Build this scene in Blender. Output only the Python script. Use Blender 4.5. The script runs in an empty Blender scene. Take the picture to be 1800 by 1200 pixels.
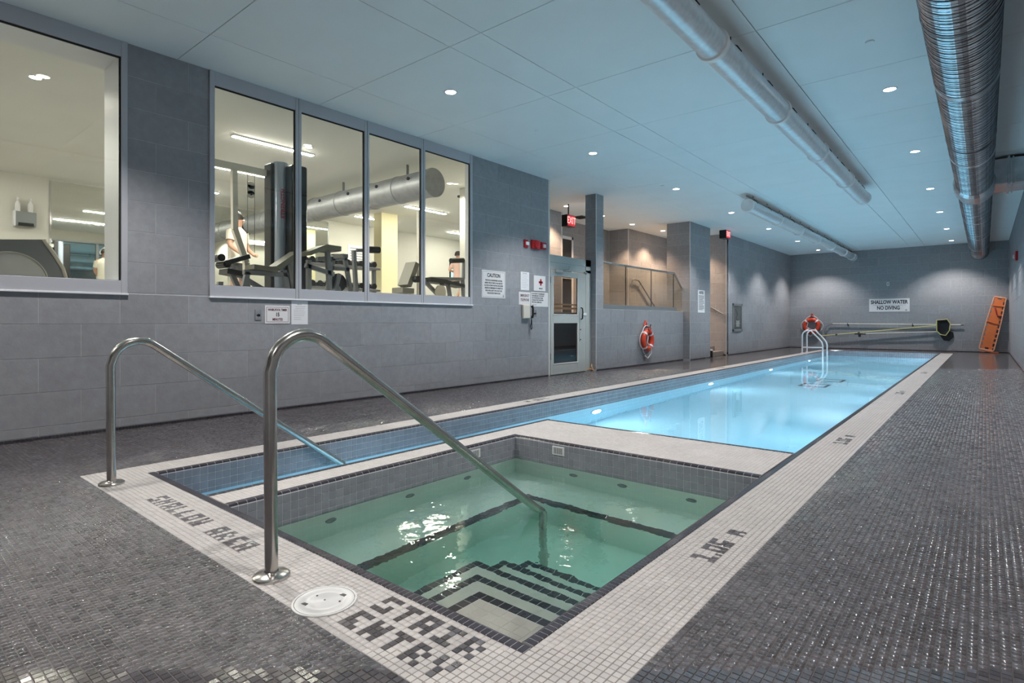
import bpy, math, random
import numpy as np
from mathutils import Vector, Matrix
random.seed(7); rng = np.random.default_rng(7)
SC = bpy.context.scene
COL = SC.collection
PI = math.pi
R = math.radians
ZC = 3.668           # ceiling height
WZ = -0.19           # water level
P = 0.0262           # deck mosaic pitch
Q = 0.0524           # waterline tile pitch

# ------------------------------------------------------------------ camera, world, exposure
cam_d = bpy.data.cameras.new('camera'); cam = bpy.data.objects.new('camera', cam_d); COL.objects.link(cam)
cam_d.sensor_width = 36; cam_d.sensor_fit = 'HORIZONTAL'
cam_d.lens = 36*996.5/1800
cam_d.shift_y = -(600-565.2)/1800
cam_d.clip_start = 0.05; cam_d.clip_end = 100
cam.location = (0, 0, 1.02); cam.rotation_euler = (R(90), 0, R(39.82))
SC.camera = cam
w = bpy.data.worlds.new('world'); SC.world = w; w.use_nodes = True
w.node_tree.nodes['Background'].inputs[0].default_value = (0.5, 0.55, 0.6, 1)
w.node_tree.nodes['Background'].inputs[1].default_value = 0.3
SC.view_settings.view_transform = 'Standard'; SC.view_settings.look = 'None'
SC.view_settings.gamma = 1; SC.view_settings.use_curve_mapping = False
SC.view_settings.exposure = 0.55
DOWN_W = 185.0        # downlight spot watts
WASH_W = 16.0        # soft part of each downlight
POOL_W = 20.0        # underwater lamp watts
SPA_W = 1.2
GYM_E = 130.0         # gym strip emission
ALC_W = 170.0

# ------------------------------------------------------------------ materials
def mat(name, col, rough=0.5, metal=0.0, spec=0.5, noise=0.0, nscale=8.0, bump=0.0, bscale=60.0, emit=None, es=0.0, coat=0.0, rnd=0.0, trans=0.0, ior=1.45):
    m = bpy.data.materials.new(name); m.use_nodes = True
    nt = m.node_tree; b = nt.nodes['Principled BSDF']
    b.inputs['Base Color'].default_value = (*col, 1); b.inputs['Roughness'].default_value = rough
    b.inputs['Metallic'].default_value = metal; b.inputs['Specular IOR Level'].default_value = spec
    b.inputs['Coat Weight'].default_value = coat; b.inputs['Coat Roughness'].default_value = 0.08
    b.inputs['Transmission Weight'].default_value = trans; b.inputs['IOR'].default_value = ior
    if emit: b.inputs['Emission Color'].default_value = (*emit, 1); b.inputs['Emission Strength'].default_value = es
    L = nt.links.new
    if noise or rnd:
        hsv = nt.nodes.new('ShaderNodeHueSaturation'); hsv.inputs['Color'].default_value = (*col, 1)
        tc = nt.nodes.new('ShaderNodeNewGeometry')
        n = nt.nodes.new('ShaderNodeTexNoise'); n.inputs['Scale'].default_value = nscale; n.inputs['Detail'].default_value = 6
        L(tc.outputs['Position'], n.inputs['Vector'])
        mr = nt.nodes.new('ShaderNodeMapRange'); mr.inputs['From Min'].default_value = .25; mr.inputs['From Max'].default_value = .75
        mr.inputs['To Min'].default_value = 1-noise; mr.inputs['To Max'].default_value = 1+noise
        L(n.outputs['Fac'], mr.inputs['Value']); last = mr.outputs[0]
        if rnd:
            g = nt.nodes.new('ShaderNodeNewGeometry'); mr2 = nt.nodes.new('ShaderNodeMapRange')
            mr2.inputs['To Min'].default_value = 1-rnd; mr2.inputs['To Max'].default_value = 1+rnd
            L(g.outputs['Random Per Island'], mr2.inputs['Value'])
            mu = nt.nodes.new('ShaderNodeMath'); mu.operation = 'MULTIPLY'; L(last, mu.inputs[0]); L(mr2.outputs[0], mu.inputs[1]); last = mu.outputs[0]
            oi = nt.nodes.new('ShaderNodeObjectInfo'); mr3 = nt.nodes.new('ShaderNodeMapRange')
            mr3.inputs['To Min'].default_value = 1-rnd; mr3.inputs['To Max'].default_value = 1+rnd
            L(oi.outputs['Random'], mr3.inputs['Value'])
            mu = nt.nodes.new('ShaderNodeMath'); mu.operation = 'MULTIPLY'; L(last, mu.inputs[0]); L(mr3.outputs[0], mu.inputs[1]); last = mu.outputs[0]
        L(last, hsv.inputs['Value']); L(hsv.outputs[0], b.inputs['Base Color'])
    if bump:
        tc2 = nt.nodes.new('ShaderNodeNewGeometry')
        n2 = nt.nodes.new('ShaderNodeTexNoise'); n2.inputs['Scale'].default_value = bscale; n2.inputs['Detail'].default_value = 4
        L(tc2.outputs['Position'], n2.inputs['Vector'])
        bp = nt.nodes.new('ShaderNodeBump'); bp.inputs['Strength'].default_value = bump; bp.inputs['Distance'].default_value = 0.004
        L(n2.outputs['Fac'], bp.inputs['Height']); L(bp.outputs[0], b.inputs['Normal'])
    return m

M = {}
M['walltile'] = mat('wall_tile_grey', (.285,.293,.313), .52, noise=.10, nscale=14, bump=.35, bscale=45, rnd=.05)
M['wallgrout'] = mat('wall_grout', (.50,.51,.53), .8)
M['ceil'] = mat('ceiling_panel', (.80,.87,.89), .75, noise=.02, nscale=2)
M['ceilgap'] = mat('ceiling_gap', (.06,.06,.065), .9)
M['dark'] = mat('mosaic_charcoal', (.086,.078,.085), .10, noise=.25, nscale=5, rnd=.30, bump=.08, bscale=260, coat=1.0)
M['darkgrout'] = mat('mosaic_grout_grey', (.055,.050,.048), .6, noise=.2, nscale=6)
M['white'] = mat('mosaic_white', (.50,.475,.46), .33, noise=.07, nscale=4, rnd=.06, bump=.06, bscale=260)
M['whitegrout'] = mat('mosaic_grout_brown', (.17,.15,.135), .7)
M['cope'] = mat('coping_charcoal', (.045,.042,.052), .12, noise=.15, nscale=10, rnd=.2)
M['copegrout'] = mat('coping_grout', (.42,.41,.43), .6)
M['band'] = mat('waterline_tile_grey', (.26,.265,.30), .22, noise=.12, nscale=12, rnd=.07, bump=.1, bscale=120)
M['bandgrout'] = mat('waterline_grout', (.62,.62,.64), .6)
M['plaster'] = mat('pool_plaster', (.62,.80,.88), .6)
M['spaplaster'] = mat('spa_plaster', (.72,.76,.70), .6, noise=.06, nscale=3)
M['steptile'] = mat('step_tile_cream', (.62,.60,.54), .35, noise=.05, rnd=.05)
M['frame'] = mat('window_frame_silver', (.50,.51,.55), .38, metal=.25, spec=.5)
M['whiteframe'] = mat('white_trim', (.75,.76,.80), .45)
M['gasket'] = mat('black_gasket', (.012,.012,.012), .5)
M['steel'] = mat('brushed_steel', (.50,.48,.45), .22, metal=1.0, noise=.08, nscale=25)
M['chrome'] = mat('chrome', (.7,.7,.72), .08, metal=1.0)
M['alu'] = mat('trim_aluminium', (.72,.73,.74), .3, metal=.6)
M['doormetal'] = mat('door_paint_grey', (.42,.45,.44), .4, noise=.04)
M['signwhite'] = mat('sign_white', (.72,.72,.73), .4)
M['paper'] = mat('paper_white', (.74,.75,.78), .7)
M['ink'] = mat('ink_black', (.015,.015,.02), .5)
M['inkgrey'] = mat('ink_grey', (.18,.18,.2), .6)
M['inkmaroon'] = mat('ink_maroon', (.13,.03,.05), .5)
M['inkred'] = mat('ink_red', (.42,.03,.04), .5)
M['red'] = mat('red_plastic', (.42,.015,.02), .3)
M['redglow'] = mat('exit_red_glow', (.5,.03,.04), .4, emit=(1,.05,.07), es=.35)
M['exitletters'] = mat('exit_letters', (.9,.5,.5), .4, emit=(1,.45,.42), es=.9)
M['black'] = mat('black_plastic', (.012,.012,.014), .35)
M['blackpad'] = mat('black_vinyl', (.03,.03,.032), .45, noise=.1)
M['greypad'] = mat('olive_grey_vinyl', (.20,.195,.16), .45)
M['orange'] = mat('orange_plastic', (.72,.19,.06), .4, noise=.06)
M['orangelight'] = mat('orange_edge', (.85,.42,.27), .4)
M['ringorange'] = mat('life_ring_red_orange', (.62,.06,.025), .35)
M['rope'] = mat('rope_white', (.75,.73,.74), .7)
M['yellow'] = mat('pole_yellow', (.62,.58,.25), .35)
M['polewhite'] = mat('pole_white', (.66,.65,.6), .3)
M['gymwhite'] = mat('gym_paint', (.62,.61,.56), .7)
M['gymceil'] = mat('gym_ceiling', (.78,.78,.74), .8, noise=.03, nscale=1.5)
M['gymfloor'] = mat('gym_rubber_floor', (.22,.21,.20), .6)
M['cream'] = mat('cream_column', (.85,.78,.50), .6)
M['strip'] = mat('strip_light', (.9,.88,.8), .5, emit=(1,.95,.86), es=GYM_E)
M['lens'] = mat('downlight_lens', (.9,.9,.9), .4, emit=(1,.90,.80), es=30)
M['machinewhite'] = mat('machine_frame_white', (.70,.66,.58), .35)
M['machinegrey'] = mat('machine_frame_grey', (.25,.26,.28), .35, metal=.3)
M['shroud'] = mat('machine_shroud_blue_grey', (.42,.48,.60), .18, metal=.4)
M['mirror'] = mat('mirror_glass', (.78,.80,.76), .02, metal=1.0)
M['teal'] = mat('screen_teal', (.3,.6,.65), .4, emit=(.35,.75,.8), es=.9)
M['skin'] = mat('skin', (.62,.36,.26), .5)
M['shirt'] = mat('shirt_white', (.82,.78,.68), .8)
M['pinkshirt'] = mat('shirt_pink', (.72,.48,.42), .8)
M['hair'] = mat('hair_dark', (.03,.022,.018), .6)
M['wood'] = mat('wood_panel_orange', (.50,.27,.12), .45, noise=.15, nscale=6)
M['walldark'] = mat('dark_void', (.02,.022,.026), .5)
M['stain'] = mat('landing_concrete', (.20,.17,.15), .7, noise=.1)
M['metalbox'] = mat('cabinet_grey', (.25,.27,.28), .35, metal=.4)
M['gymgalv'] = mat('gym_duct_steel', (.42,.43,.45), .5, metal=.7, noise=.15, nscale=9)
M['ducta'] = mat('fabric_duct_silver', (.72,.74,.76), .36, metal=.45, noise=.12, nscale=18, bump=.25, bscale=35)
M['ductring'] = mat('duct_ring_white', (.86,.85,.85), .4)
M['galv'] = mat('galvanised_steel', (.62,.63,.65), .26, metal=1.0, noise=.22, nscale=7, bump=.3, bscale=12)
M['galvdark'] = mat('galvanised_seam', (.10,.11,.12), .4, metal=.6)
M['lid'] = mat('skimmer_lid_plastic', (.56,.56,.56), .28)
M['liddark'] = mat('lid_slot', (.06,.06,.065), .5)

def glass(name, col=(1,1,1), refl=.5):
    """thin pane: see-through plus Fresnel reflection"""
    m = bpy.data.materials.new(name); m.use_nodes = True; nt = m.node_tree; nt.nodes.clear()
    o = nt.nodes.new('ShaderNodeOutputMaterial'); t = nt.nodes.new('ShaderNodeBsdfTransparent'); g = nt.nodes.new('ShaderNodeBsdfGlossy')
    mx = nt.nodes.new('ShaderNodeMixShader'); mu = nt.nodes.new('ShaderNodeMath'); mu.operation = 'MULTIPLY'; mu.use_clamp = True
    t.inputs[0].default_value = (*col, 1); g.inputs['Roughness'].default_value = .0; 
    mu.inputs[1].default_value = refl
    L = nt.links.new
    ge = nt.nodes.new('ShaderNodeNewGeometry'); dt = nt.nodes.new('ShaderNodeVectorMath'); dt.operation = 'DOT_PRODUCT'; L(ge.outputs['Incoming'], dt.inputs[0]); L(ge.outputs['Normal'], dt.inputs[1])
    def mth(op, a, b_=None, c_=None):
        n_ = nt.nodes.new('ShaderNodeMath'); n_.operation = op
        for i_, q_ in enumerate((a, b_, c_)):
            if q_ is None: continue
            if isinstance(q_, (int, float)): n_.inputs[i_].default_value = q_
            else: L(q_, n_.inputs[i_])
        return n_.outputs[0]
    f = mth('MULTIPLY_ADD', mth('POWER', mth('SUBTRACT', 1.0, mth('ABSOLUTE', dt.outputs['Value'])), 5.0), .96, .04)
    L(f, mu.inputs[0]); L(mu.outputs[0], mx.inputs[0]); L(t.outputs[0], mx.inputs[1]); L(g.outputs[0], mx.inputs[2]); L(mx.outputs[0], o.inputs[0])
    return m
M['glass'] = glass('window_glass', (.93,.95,.92), .9)
M['tint'] = glass('rail_glass_tint', (.88,.89,.86), 1.0)
M['doorglass'] = glass('door_glass', (.80,.80,.78), 1.3)

def water(name, absorb, density, amp, scale, aniso=(1,1,1)):
    m = bpy.data.materials.new(name); m.use_nodes = True; nt = m.node_tree; nt.nodes.clear(); L = nt.links.new
    o = nt.nodes.new('ShaderNodeOutputMaterial'); g = nt.nodes.new('ShaderNodeBsdfPrincipled')
    g.inputs['Base Color'].default_value = (1,1,1,1); g.inputs['Roughness'].default_value = 0; g.inputs['IOR'].default_value = 1.33
    g.inputs['Transmission Weight'].default_value = 1
    tc = nt.nodes.new('ShaderNodeTexCoord'); mp = nt.nodes.new('ShaderNodeMapping'); mp.inputs['Scale'].default_value = aniso
    n = nt.nodes.new('ShaderNodeTexNoise'); n.inputs['Scale'].default_value = scale; n.inputs['Detail'].default_value = 3
    b = nt.nodes.new('ShaderNodeBump'); b.inputs['Strength'].default_value = 1; b.inputs['Distance'].default_value = amp
    L(tc.outputs['Object'], mp.inputs[0]); L(mp.outputs[0], n.inputs['Vector']); L(n.outputs['Fac'], b.inputs['Height']); L(b.outputs[0], g.inputs['Normal'])
    a = nt.nodes.new('ShaderNodeVolumeAbsorption'); a.inputs['Color'].default_value = (*absorb, 1); a.inputs['Density'].default_value = density
    L(g.outputs[0], o.inputs['Surface']); L(a.outputs[0], o.inputs['Volume'])
    return m
M['poolwater'] = water('pool_water', (.35,.80,.90), .26, .0022, 2.2)
M['spawater'] = water('spa_water', (.33,.78,.72), .75, .0045, 6.0)

def mosaic_mat(name, tile, grout, rough, rnd, pitch=P, off=(0,0,0), mortar=.0022):
    """far-off mosaic: the same tiles as a brick pattern with recessed joints"""
    m = bpy.data.materials.new(name); m.use_nodes = True; nt = m.node_tree; b = nt.nodes['Principled BSDF']; L = nt.links.new
    tc = nt.nodes.new('ShaderNodeTexCoord'); mp = nt.nodes.new('ShaderNodeMapping'); mp.inputs['Location'].default_value = off
    br = nt.nodes.new('ShaderNodeTexBrick'); br.offset = 0; br.squash = 1
    br.inputs['Scale'].default_value = 1; br.inputs['Brick Width'].default_value = pitch; br.inputs['Row Height'].default_value = pitch
    br.inputs['Mortar Size'].default_value = mortar/2; br.inputs['Mortar Smooth'].default_value = .1; br.inputs['Bias'].default_value = 0
    lo = tuple(c*(1-rnd) for c in tile); hi = tuple(c*(1+rnd) for c in tile)
    br.inputs['Color1'].default_value = (*lo, 1); br.inputs['Color2'].default_value = (*hi, 1); br.inputs['Mortar'].default_value = (*grout, 1)
    n = nt.nodes.new('ShaderNodeTexNoise'); n.inputs['Scale'].default_value = 1.3; n.inputs['Detail'].default_value = 5
    mr = nt.nodes.new('ShaderNodeMapRange'); mr.inputs['To Min'].default_value = .8; mr.inputs['To Max'].default_value = 1.2
    hs = nt.nodes.new('ShaderNodeHueSaturation')
    L(tc.outputs['Object'], mp.inputs[0]); L(mp.outputs[0], br.inputs['Vector']); L(tc.outputs['Object'], n.inputs['Vector'])
    L(n.outputs['Fac'], mr.inputs['Value']); L(mr.outputs[0], hs.inputs['Value']); L(br.outputs['Color'], hs.inputs['Color']); L(hs.outputs[0], b.inputs['Base Color'])
    r = nt.nodes.new('ShaderNodeMapRange'); r.inputs['To Min'].default_value = rough; r.inputs['To Max'].default_value = .6
    L(br.outputs['Fac'], r.inputs['Value']); L(r.outputs[0], b.inputs['Roughness'])
    inv = nt.nodes.new('ShaderNodeMath'); inv.operation = 'SUBTRACT'; inv.inputs[0].default_value = 1; L(br.outputs['Fac'], inv.inputs[1])
    n2 = nt.nodes.new('ShaderNodeTexNoise'); n2.inputs['Scale'].default_value = 30; L(tc.outputs['Object'], n2.inputs['Vector'])
    ad = nt.nodes.new('ShaderNodeMath'); ad.operation = 'MULTIPLY_ADD'; ad.inputs[1].default_value = .35; L(n2.outputs['Fac'], ad.inputs[0]); L(inv.outputs[0], ad.inputs[2])
    bp = nt.nodes.new('ShaderNodeBump'); bp.inputs['Strength'].default_value = 1; bp.inputs['Distance'].default_value = .0022
    L(ad.outputs[0], bp.inputs['Height']); L(bp.outputs[0], b.inputs['Normal'])
    return m
OX, OY = -1.09, 1.362
M['darkfar'] = mosaic_mat('mosaic_charcoal_far', (.100,.091,.098), (.055,.052,.050), .11, .25, off=(-OX,-OY,0))
M['whitefar'] = mosaic_mat('mosaic_white_far', (.50,.475,.46), (.17,.15,.135), .35, .05, off=(-OX,-OY,0))

# ------------------------------------------------------------------ mesh helpers
class B:
    def __init__(s): s.v = []; s.f = []
    def add(s, vs, fs):
        n = len(s.v); s.v += [tuple(v) for v in vs]; s.f += [tuple(i+n for i in f) for f in fs]; return s
    def box(s, x0, x1, y0, y1, z0, z1):
        if x0 > x1: x0, x1 = x1, x0
        if y0 > y1: y0, y1 = y1, y0
        if z0 > z1: z0, z1 = z1, z0
        return s.add([(x0,y0,z0),(x1,y0,z0),(x1,y1,z0),(x0,y1,z0),(x0,y0,z1),(x1,y0,z1),(x1,y1,z1),(x0,y1,z1)],
                     [(0,3,2,1),(4,5,6,7),(0,1,5,4),(1,2,6,5),(2,3,7,6),(3,0,4,7)])
    def rbox(s, x0, x1, y0, y1, z0, z1, c=.006):
        """box with all edges chamfered"""
        if x0 > x1: x0, x1 = x1, x0
        if y0 > y1: y0, y1 = y1, y0
        if z0 > z1: z0, z1 = z1, z0
        c = min(c, (x1-x0)*.45, (y1-y0)*.45, (z1-z0)*.45)
        import itertools
        vs = []; idx = {}
        for sx, sy, sz in itertools.product((0,1), repeat=3):
            X = (x0,x1)[sx]; Y = (y0,y1)[sy]; Z = (z0,z1)[sz]; ix = X+(c if sx == 0 else -c); iy = Y+(c if sy == 0 else -c); iz = Z+(c if sz == 0 else -c)
            for a, p in enumerate(((X,iy,iz),(ix,Y,iz),(ix,iy,Z))): idx[(sx,sy,sz,a)] = len(vs); vs.append(p)
        fs = []
        g = lambda a, b_, c_, d: idx[(a,b_,c_,d)]
        for t in (0,1):
            q = [g(t,0,0,0), g(t,1,0,0), g(t,1,1,0), g(t,0,1,0)]; fs.append(q if t else q[::-1])
            q = [g(0,t,0,1), g(0,t,1,1), g(1,t,1,1), g(1,t,0,1)]; fs.append(q if t else q[::-1])
            q = [g(0,0,t,2), g(1,0,t,2), g(1,1,t,2), g(0,1,t,2)]; fs.append(q if t else q[::-1])
        for a in (0,1):
            for b_ in (0,1):
                fs.append([g(a,b_,0,0), g(a,b_,1,0), g(a,b_,1,1), g(a,b_,0,1)])
                fs.append([g(a,0,b_,0), g(a,1,b_,0), g(a,1,b_,2), g(a,0,b_,2)])
                fs.append([g(0,a,b_,1), g(1,a,b_,1), g(1,a,b_,2), g(0,a,b_,2)])
        for sx, sy, sz in itertools.product((0,1), repeat=3): fs.append([g(sx,sy,sz,0), g(sx,sy,sz,1), g(sx,sy,sz,2)])
        return s.add(vs, fs)
    def tube(s, pts, r, n=12, cap=True, closed=False):
        pts = [Vector(p) for p in pts]; N = len(pts); rs = r if isinstance(r, (list, tuple)) else [r]*N
        tan = []
        for i in range(N):
            a = pts[(i-1) % N] if (closed or i > 0) else pts[i]; b = pts[(i+1) % N] if (closed or i < N-1) else pts[i]
            tan.append((b-a).normalized())
        up = Vector((0,0,1)) if abs(tan[0].z) < .9 else Vector((1,0,0))
        nrm = (up - tan[0]*up.dot(tan[0])).normalized(); vs = []
        for i in range(N):
            nrm = (nrm - tan[i]*nrm.dot(tan[i])).normalized(); bi = tan[i].cross(nrm)
            for k in range(n):
                a = 2*PI*k/n; vs.append(pts[i] + (nrm*math.cos(a)+bi*math.sin(a))*rs[i])
        fs = []
        for i in range(N if closed else N-1):
            j = (i+1) % N
            for k in range(n):
                k2 = (k+1) % n; fs.append((i*n+k, j*n+k, j*n+k2, i*n+k2)[::-1])
        if cap and not closed: fs.append(tuple(range(n))[::1]); fs.append(tuple((N-1)*n+k for k in range(n))[::-1])
        return s.add(vs, fs)
    def cyl(s, p0, p1, r, n=20, r2=None): return s.tube([p0, p1], [r, r if r2 is None else r2], n)
    def bar(s, p0, p1, w, h, up=(0,0,1)):
        p0 = Vector(p0); p1 = Vector(p1); t = (p1-p0).normalized(); u = Vector(up)
        if abs(t.dot(u)) > .97: u = Vector((0,1,0))
        sd = t.cross(u).normalized()*w/2; uu = sd.cross(t).normalized()*h/2
        vs = [p+a*sd+b*uu for p in (p0,p1) for a, b in ((-1,-1),(1,-1),(1,1),(-1,1))]
        return s.add(vs, [(0,1,2,3),(7,6,5,4),(0,4,5,1),(1,5,6,2),(2,6,7,3),(3,7,4,0)])
    def lathe(s, prof, c, axis='z', n=32):
        vs = []
        for (r, h) in prof:
            for k in range(n):
                a = 2*PI*k/n; x, y = r*math.cos(a), r*math.sin(a)
                vs.append({'z': (c[0]+x, c[1]+y, c[2]+h), 'x': (c[0]+h, c[1]+x, c[2]+y), 'y': (c[0]+x, c[1]+h, c[2]+y)}[axis])
        fs = [(i*n+k, i*n+(k+1) % n, (i+1)*n+(k+1) % n, (i+1)*n+k) for i in range(len(prof)-1) for k in range(n)]
        return s.add(vs, fs)
    def prism(s, poly, z0, z1, M_=None):
        """polygon (x,y) extruded z0..z1, optional matrix"""
        n = len(poly); vs = [(x,y,z0) for x, y in poly]+[(x,y,z1) for x, y in poly]
        if M_ is not None: vs = [M_ @ Vector(v) for v in vs]
        fs = [tuple(range(n))[::-1], tuple(range(n, 2*n))]+[(i, (i+1) % n, n+(i+1) % n, n+i) for i in range(n)]
        return s.add(vs, fs)
    def mesh(s, name, smooth=False):
        me = bpy.data.meshes.new(name); me.from_pydata(s.v, [], s.f); me.update()
        if smooth: me.shade_smooth(); me.set_sharp_from_angle(angle=R(40))
        return me

def obj(name, b, m, parent=None, smooth=False, kind=None, label=None, fix=True):
    me = b.mesh(name, smooth) if isinstance(b, B) else b
    if m is not None and not me.materials: me.materials.append(M[m] if isinstance(m, str) else m)
    if isinstance(b, B) and fix:
        import bmesh
        bm = bmesh.new(); bm.from_mesh(me); bmesh.ops.recalc_face_normals(bm, faces=bm.faces); bm.to_mesh(me); bm.free()
    o = bpy.data.objects.new(name, me); COL.objects.link(o)
    if parent: o.parent = parent; o.matrix_parent_inverse = Matrix.Translation(-wloc(parent))
    if kind: o['kind'] = kind
    if label: o['label'] = label
    return o
def wloc(o):
    v = Vector(o.location)
    while o.parent:
        v = v + o.matrix_parent_inverse.translation; o = o.parent; v = v + Vector(o.location)
    return v
def tag(o, label, cat, group=None, kind=None):
    o['label'] = label; o['category'] = cat
    if group: o['group'] = group
    if kind: o['kind'] = kind
    return o
def thing(name, label, cat, loc, group=None):
    o = bpy.data.objects.new(name, None); COL.objects.link(o); o.location = loc; o.empty_display_size = .1
    return tag(o, label, cat, group)
def structure(name, b, m, label=None, parent=None):
    o = obj(name, b, m, parent); o['kind'] = 'structure'
    if label: o['label'] = label
    return o
def copy_tree(o, parent=None):
    c = o.copy(); COL.objects.link(c)
    if parent: c.parent = parent; c.matrix_parent_inverse = o.matrix_parent_inverse.copy()
    for ch in list(o.children): copy_tree(ch, c)
    return c
def text(body, size, loc, rot, m, parent, bold=0.0, align='CENTER', name='lettering', xs=1.0, ext=.0008):
    c = bpy.data.curves.new(name, 'FONT'); c.body = body; c.size = size; c.align_x = align; c.align_y = 'CENTER'
    c.extrude = ext; c.offset = bold; c.resolution_u = 3; c.materials.append(M[m])
    o = bpy.data.objects.new(name, c); COL.objects.link(o); o.location = loc; o.rotation_euler = rot; o.scale = (xs, 1, 1)
    if parent: o.parent = parent; o.matrix_parent_inverse = Matrix.Translation(-wloc(parent))
    return o
ROT_L = (R(90), 0, R(90))      # reads on a wall facing +X
ROT_F = (R(90), 0, 0)          # reads on a wall facing -Y

def project(X, Y, Z):
    c, s = math.cos(R(39.82)), math.sin(R(39.82))
    d = -X*s+Y*c; r = X*c+Y*s
    if d < .05: return None
    return 900+996.5*r/d, 565.2-996.5*(Z-1.02)/d, d

# ------------------------------------------------------------------ tiled walls
TM = {}
def slab_mesh(w, h, t, c, axis):
    """a tile w x h, t thick, edges chamfered; centred, face outward along +axis"""
    k = (round(w,3), round(h,3), t, axis)
    if k not in TM:
        a, b_ = w/2, h/2
        pts = [(-a,-b_,0),(a,-b_,0),(a,b_,0),(-a,b_,0),(-a+c,-b_+c,t),(a-c,-b_+c,t),(a-c,b_-c,t),(-a+c,b_-c,t),(-a,-b_,t-c),(a,-b_,t-c),(a,b_,t-c),(-a,b_,t-c)]
        F = [(4,5,6,7),(8,9,5,4),(9,10,6,5),(10,11,7,6),(11,8,4,7),(0,1,9,8),(1,2,10,9),(2,3,11,10),(3,0,8,11)]
        if axis == 'x': pts = [(z, x, y) for x, y, z in pts]
        elif axis == '-x': pts = [(-z, -x, y) for x, y, z in pts]
        elif axis == '-y': pts = [(x, -z, y) for x, y, z in pts]
        elif axis == 'z': pts = pts
        me = bpy.data.meshes.new('wall_tile'); me.from_pydata(pts, [], F); me.update()
        me.materials.append(M['walltile']); TM[k] = me
    return TM[k]
def cut(rects, hole):
    out = []
    a0, a1, b0, b1 = hole
    for (x0, x1, y0, y1) in rects:
        if a1 <= x0 or a0 >= x1 or b1 <= y0 or b0 >= y1: out.append((x0,x1,y0,y1)); continue
        if y0 < b0: out.append((x0,x1,y0,b0))
        if y1 > b1: out.append((x0,x1,b1,y1))
        yy0, yy1 = max(y0,b0), min(y1,b1)
        if x0 < a0: out.append((x0,a0,yy0,yy1))
        if x1 > a1: out.append((a1,x1,yy0,yy1))
    return out
def tile_wall(parent, axis, plane, u0, u1, z0=0.0, z1=ZC, j0=2.34, holes=(), phase=0, T=.0028):
    """60 x 30 cm tiles in running bond on a wall plane, each one an object"""
    g = .0045; ph = .2955
    zs = [3.3620-ph*k for k in range(-1, 13)]
    for r_, zt in enumerate(zs):
        b0, b1 = zt-ph, zt
        if r_ == 0: b0, b1 = 3.362, 3.6575
        else: b0, b1 = zs[r_]-0, zs[r_-1]-0
        if r_ == 1: b1 = ZC+.02; b0 = 3.362
        if r_ == 0: continue
        b0c, b1c = max(b0, z0), min(b1, z1)
        if b1c-b0c < .02: continue
        off = j0 if (r_-1+phase) % 2 == 0 else j0-.3
        k0 = math.floor((u0-off)/.6)-1
        u = off+k0*.6
        while u < u1:
            a0, a1 = max(u, u0), min(u+.6, u1); u += .6
            if a1-a0 < .012: continue
            rs = [(a0+g/2, a1-g/2, b0c+g/2, b1c-g/2)]
            for h in holes: rs = cut(rs, h)
            for (x0, x1, y0, y1) in rs:
                if x1-x0 < .01 or y1-y0 < .01: continue
                me = slab_mesh(x1-x0, y1-y0, T, .0012, axis)
                o = bpy.data.objects.new('tile', me); COL.objects.link(o)
                cu, cz = (x0+x1)/2, (y0+y1)/2
                o.location = (plane, cu, cz) if 'x' in axis else (cu, plane, cz)
                o.rotation_euler = (0,0,0); o.parent = parent
                o.location.x += 0
    return parent

XL = -6.26; T8 = .0028
def wallbox(name, segs, m='wallgrout', label=None):
    b = B()
    for sgm in segs: b.box(*sgm)
    return structure(name, b, m, label)
# left wall, with two window openings
W1 = (-1.2, 1.796); W2 = (2.537, 6.513); SILL = 1.283
X0 = XL-T8
wl = wallbox('wall_left', [(X0-.14, X0, -3.5, W1[0], 0, ZC), (X0-.14, X0, W1[0], W1[1], 0, SILL), (X0-.14, X0, W1[1], W2[0], 0, ZC),
                           (X0-.14, X0, W2[0], W2[1], 0, SILL), (X0-.10, X0, W2[1], 8.5748, 0, ZC)], label='grey tiled wall with the gym windows')
tile_wall(wl, 'x', X0, -.6, 8.5748, .03, ZC, 2.34, holes=[(W1[0], W1[1], SILL, 9), (W2[0], W2[1], SILL, 9)])
# right wall and far wall
XR = .61
wr = wallbox('wall_right', [(XR+T8, XR+.15, -3.5, 24.66, 0, ZC)], label='pale grey tiled wall on the right')
tile_wall(wr, '-x', XR+T8, -1.0, 24.5, .03, ZC, 2.0)
YF = 24.5
wf = wallbox('wall_far', [(-5.97-.2, XR+.15, YF+T8, YF+.16, 0, ZC)], label='grey tiled end wall beyond the pool')
tile_wall(wf, '-y', YF+T8, -5.97, XR, .03, ZC, .3)
wb = wallbox('wall_back', [(XL-.2, XR+.15, -3.66, -3.5, 0, ZC)], m='walltile', label='grey wall behind the camera')
# far part of left side
XP = -5.97
wc = wallbox('wall_left_far', [(XP-T8-.14, XP-T8, 17.25, YF+.1, 0, ZC)], label='grey tiled side wall beyond the stair opening')
tile_wall(wc, 'x', XP-T8, 17.25, YF, .03, ZC, 17.6)
# stair end wall seen through the opening (faces the camera)
we = wallbox('wall_stair_end', [(-7.92, XP, 17.25, 17.4, 0, ZC)], label='warm lit tiled wall at the end of the stair')
tile_wall(we, '-y', 17.25, -7.77, XP-.012, .03, ZC, -7.2)
# pillar
pl = wallbox('wall_pillar', [(-6.62, XP-T8, 14.5028, 15.93, 0, ZC)], label='grey tiled pillar with bright metal corner')
tile_wall(pl, '-y', 14.5028, -6.62, XP-.002, .03, ZC, -6.3)
tile_wall(pl, 'x', XP-T8, 14.51, 15.93, .03, ZC, 14.9)
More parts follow.
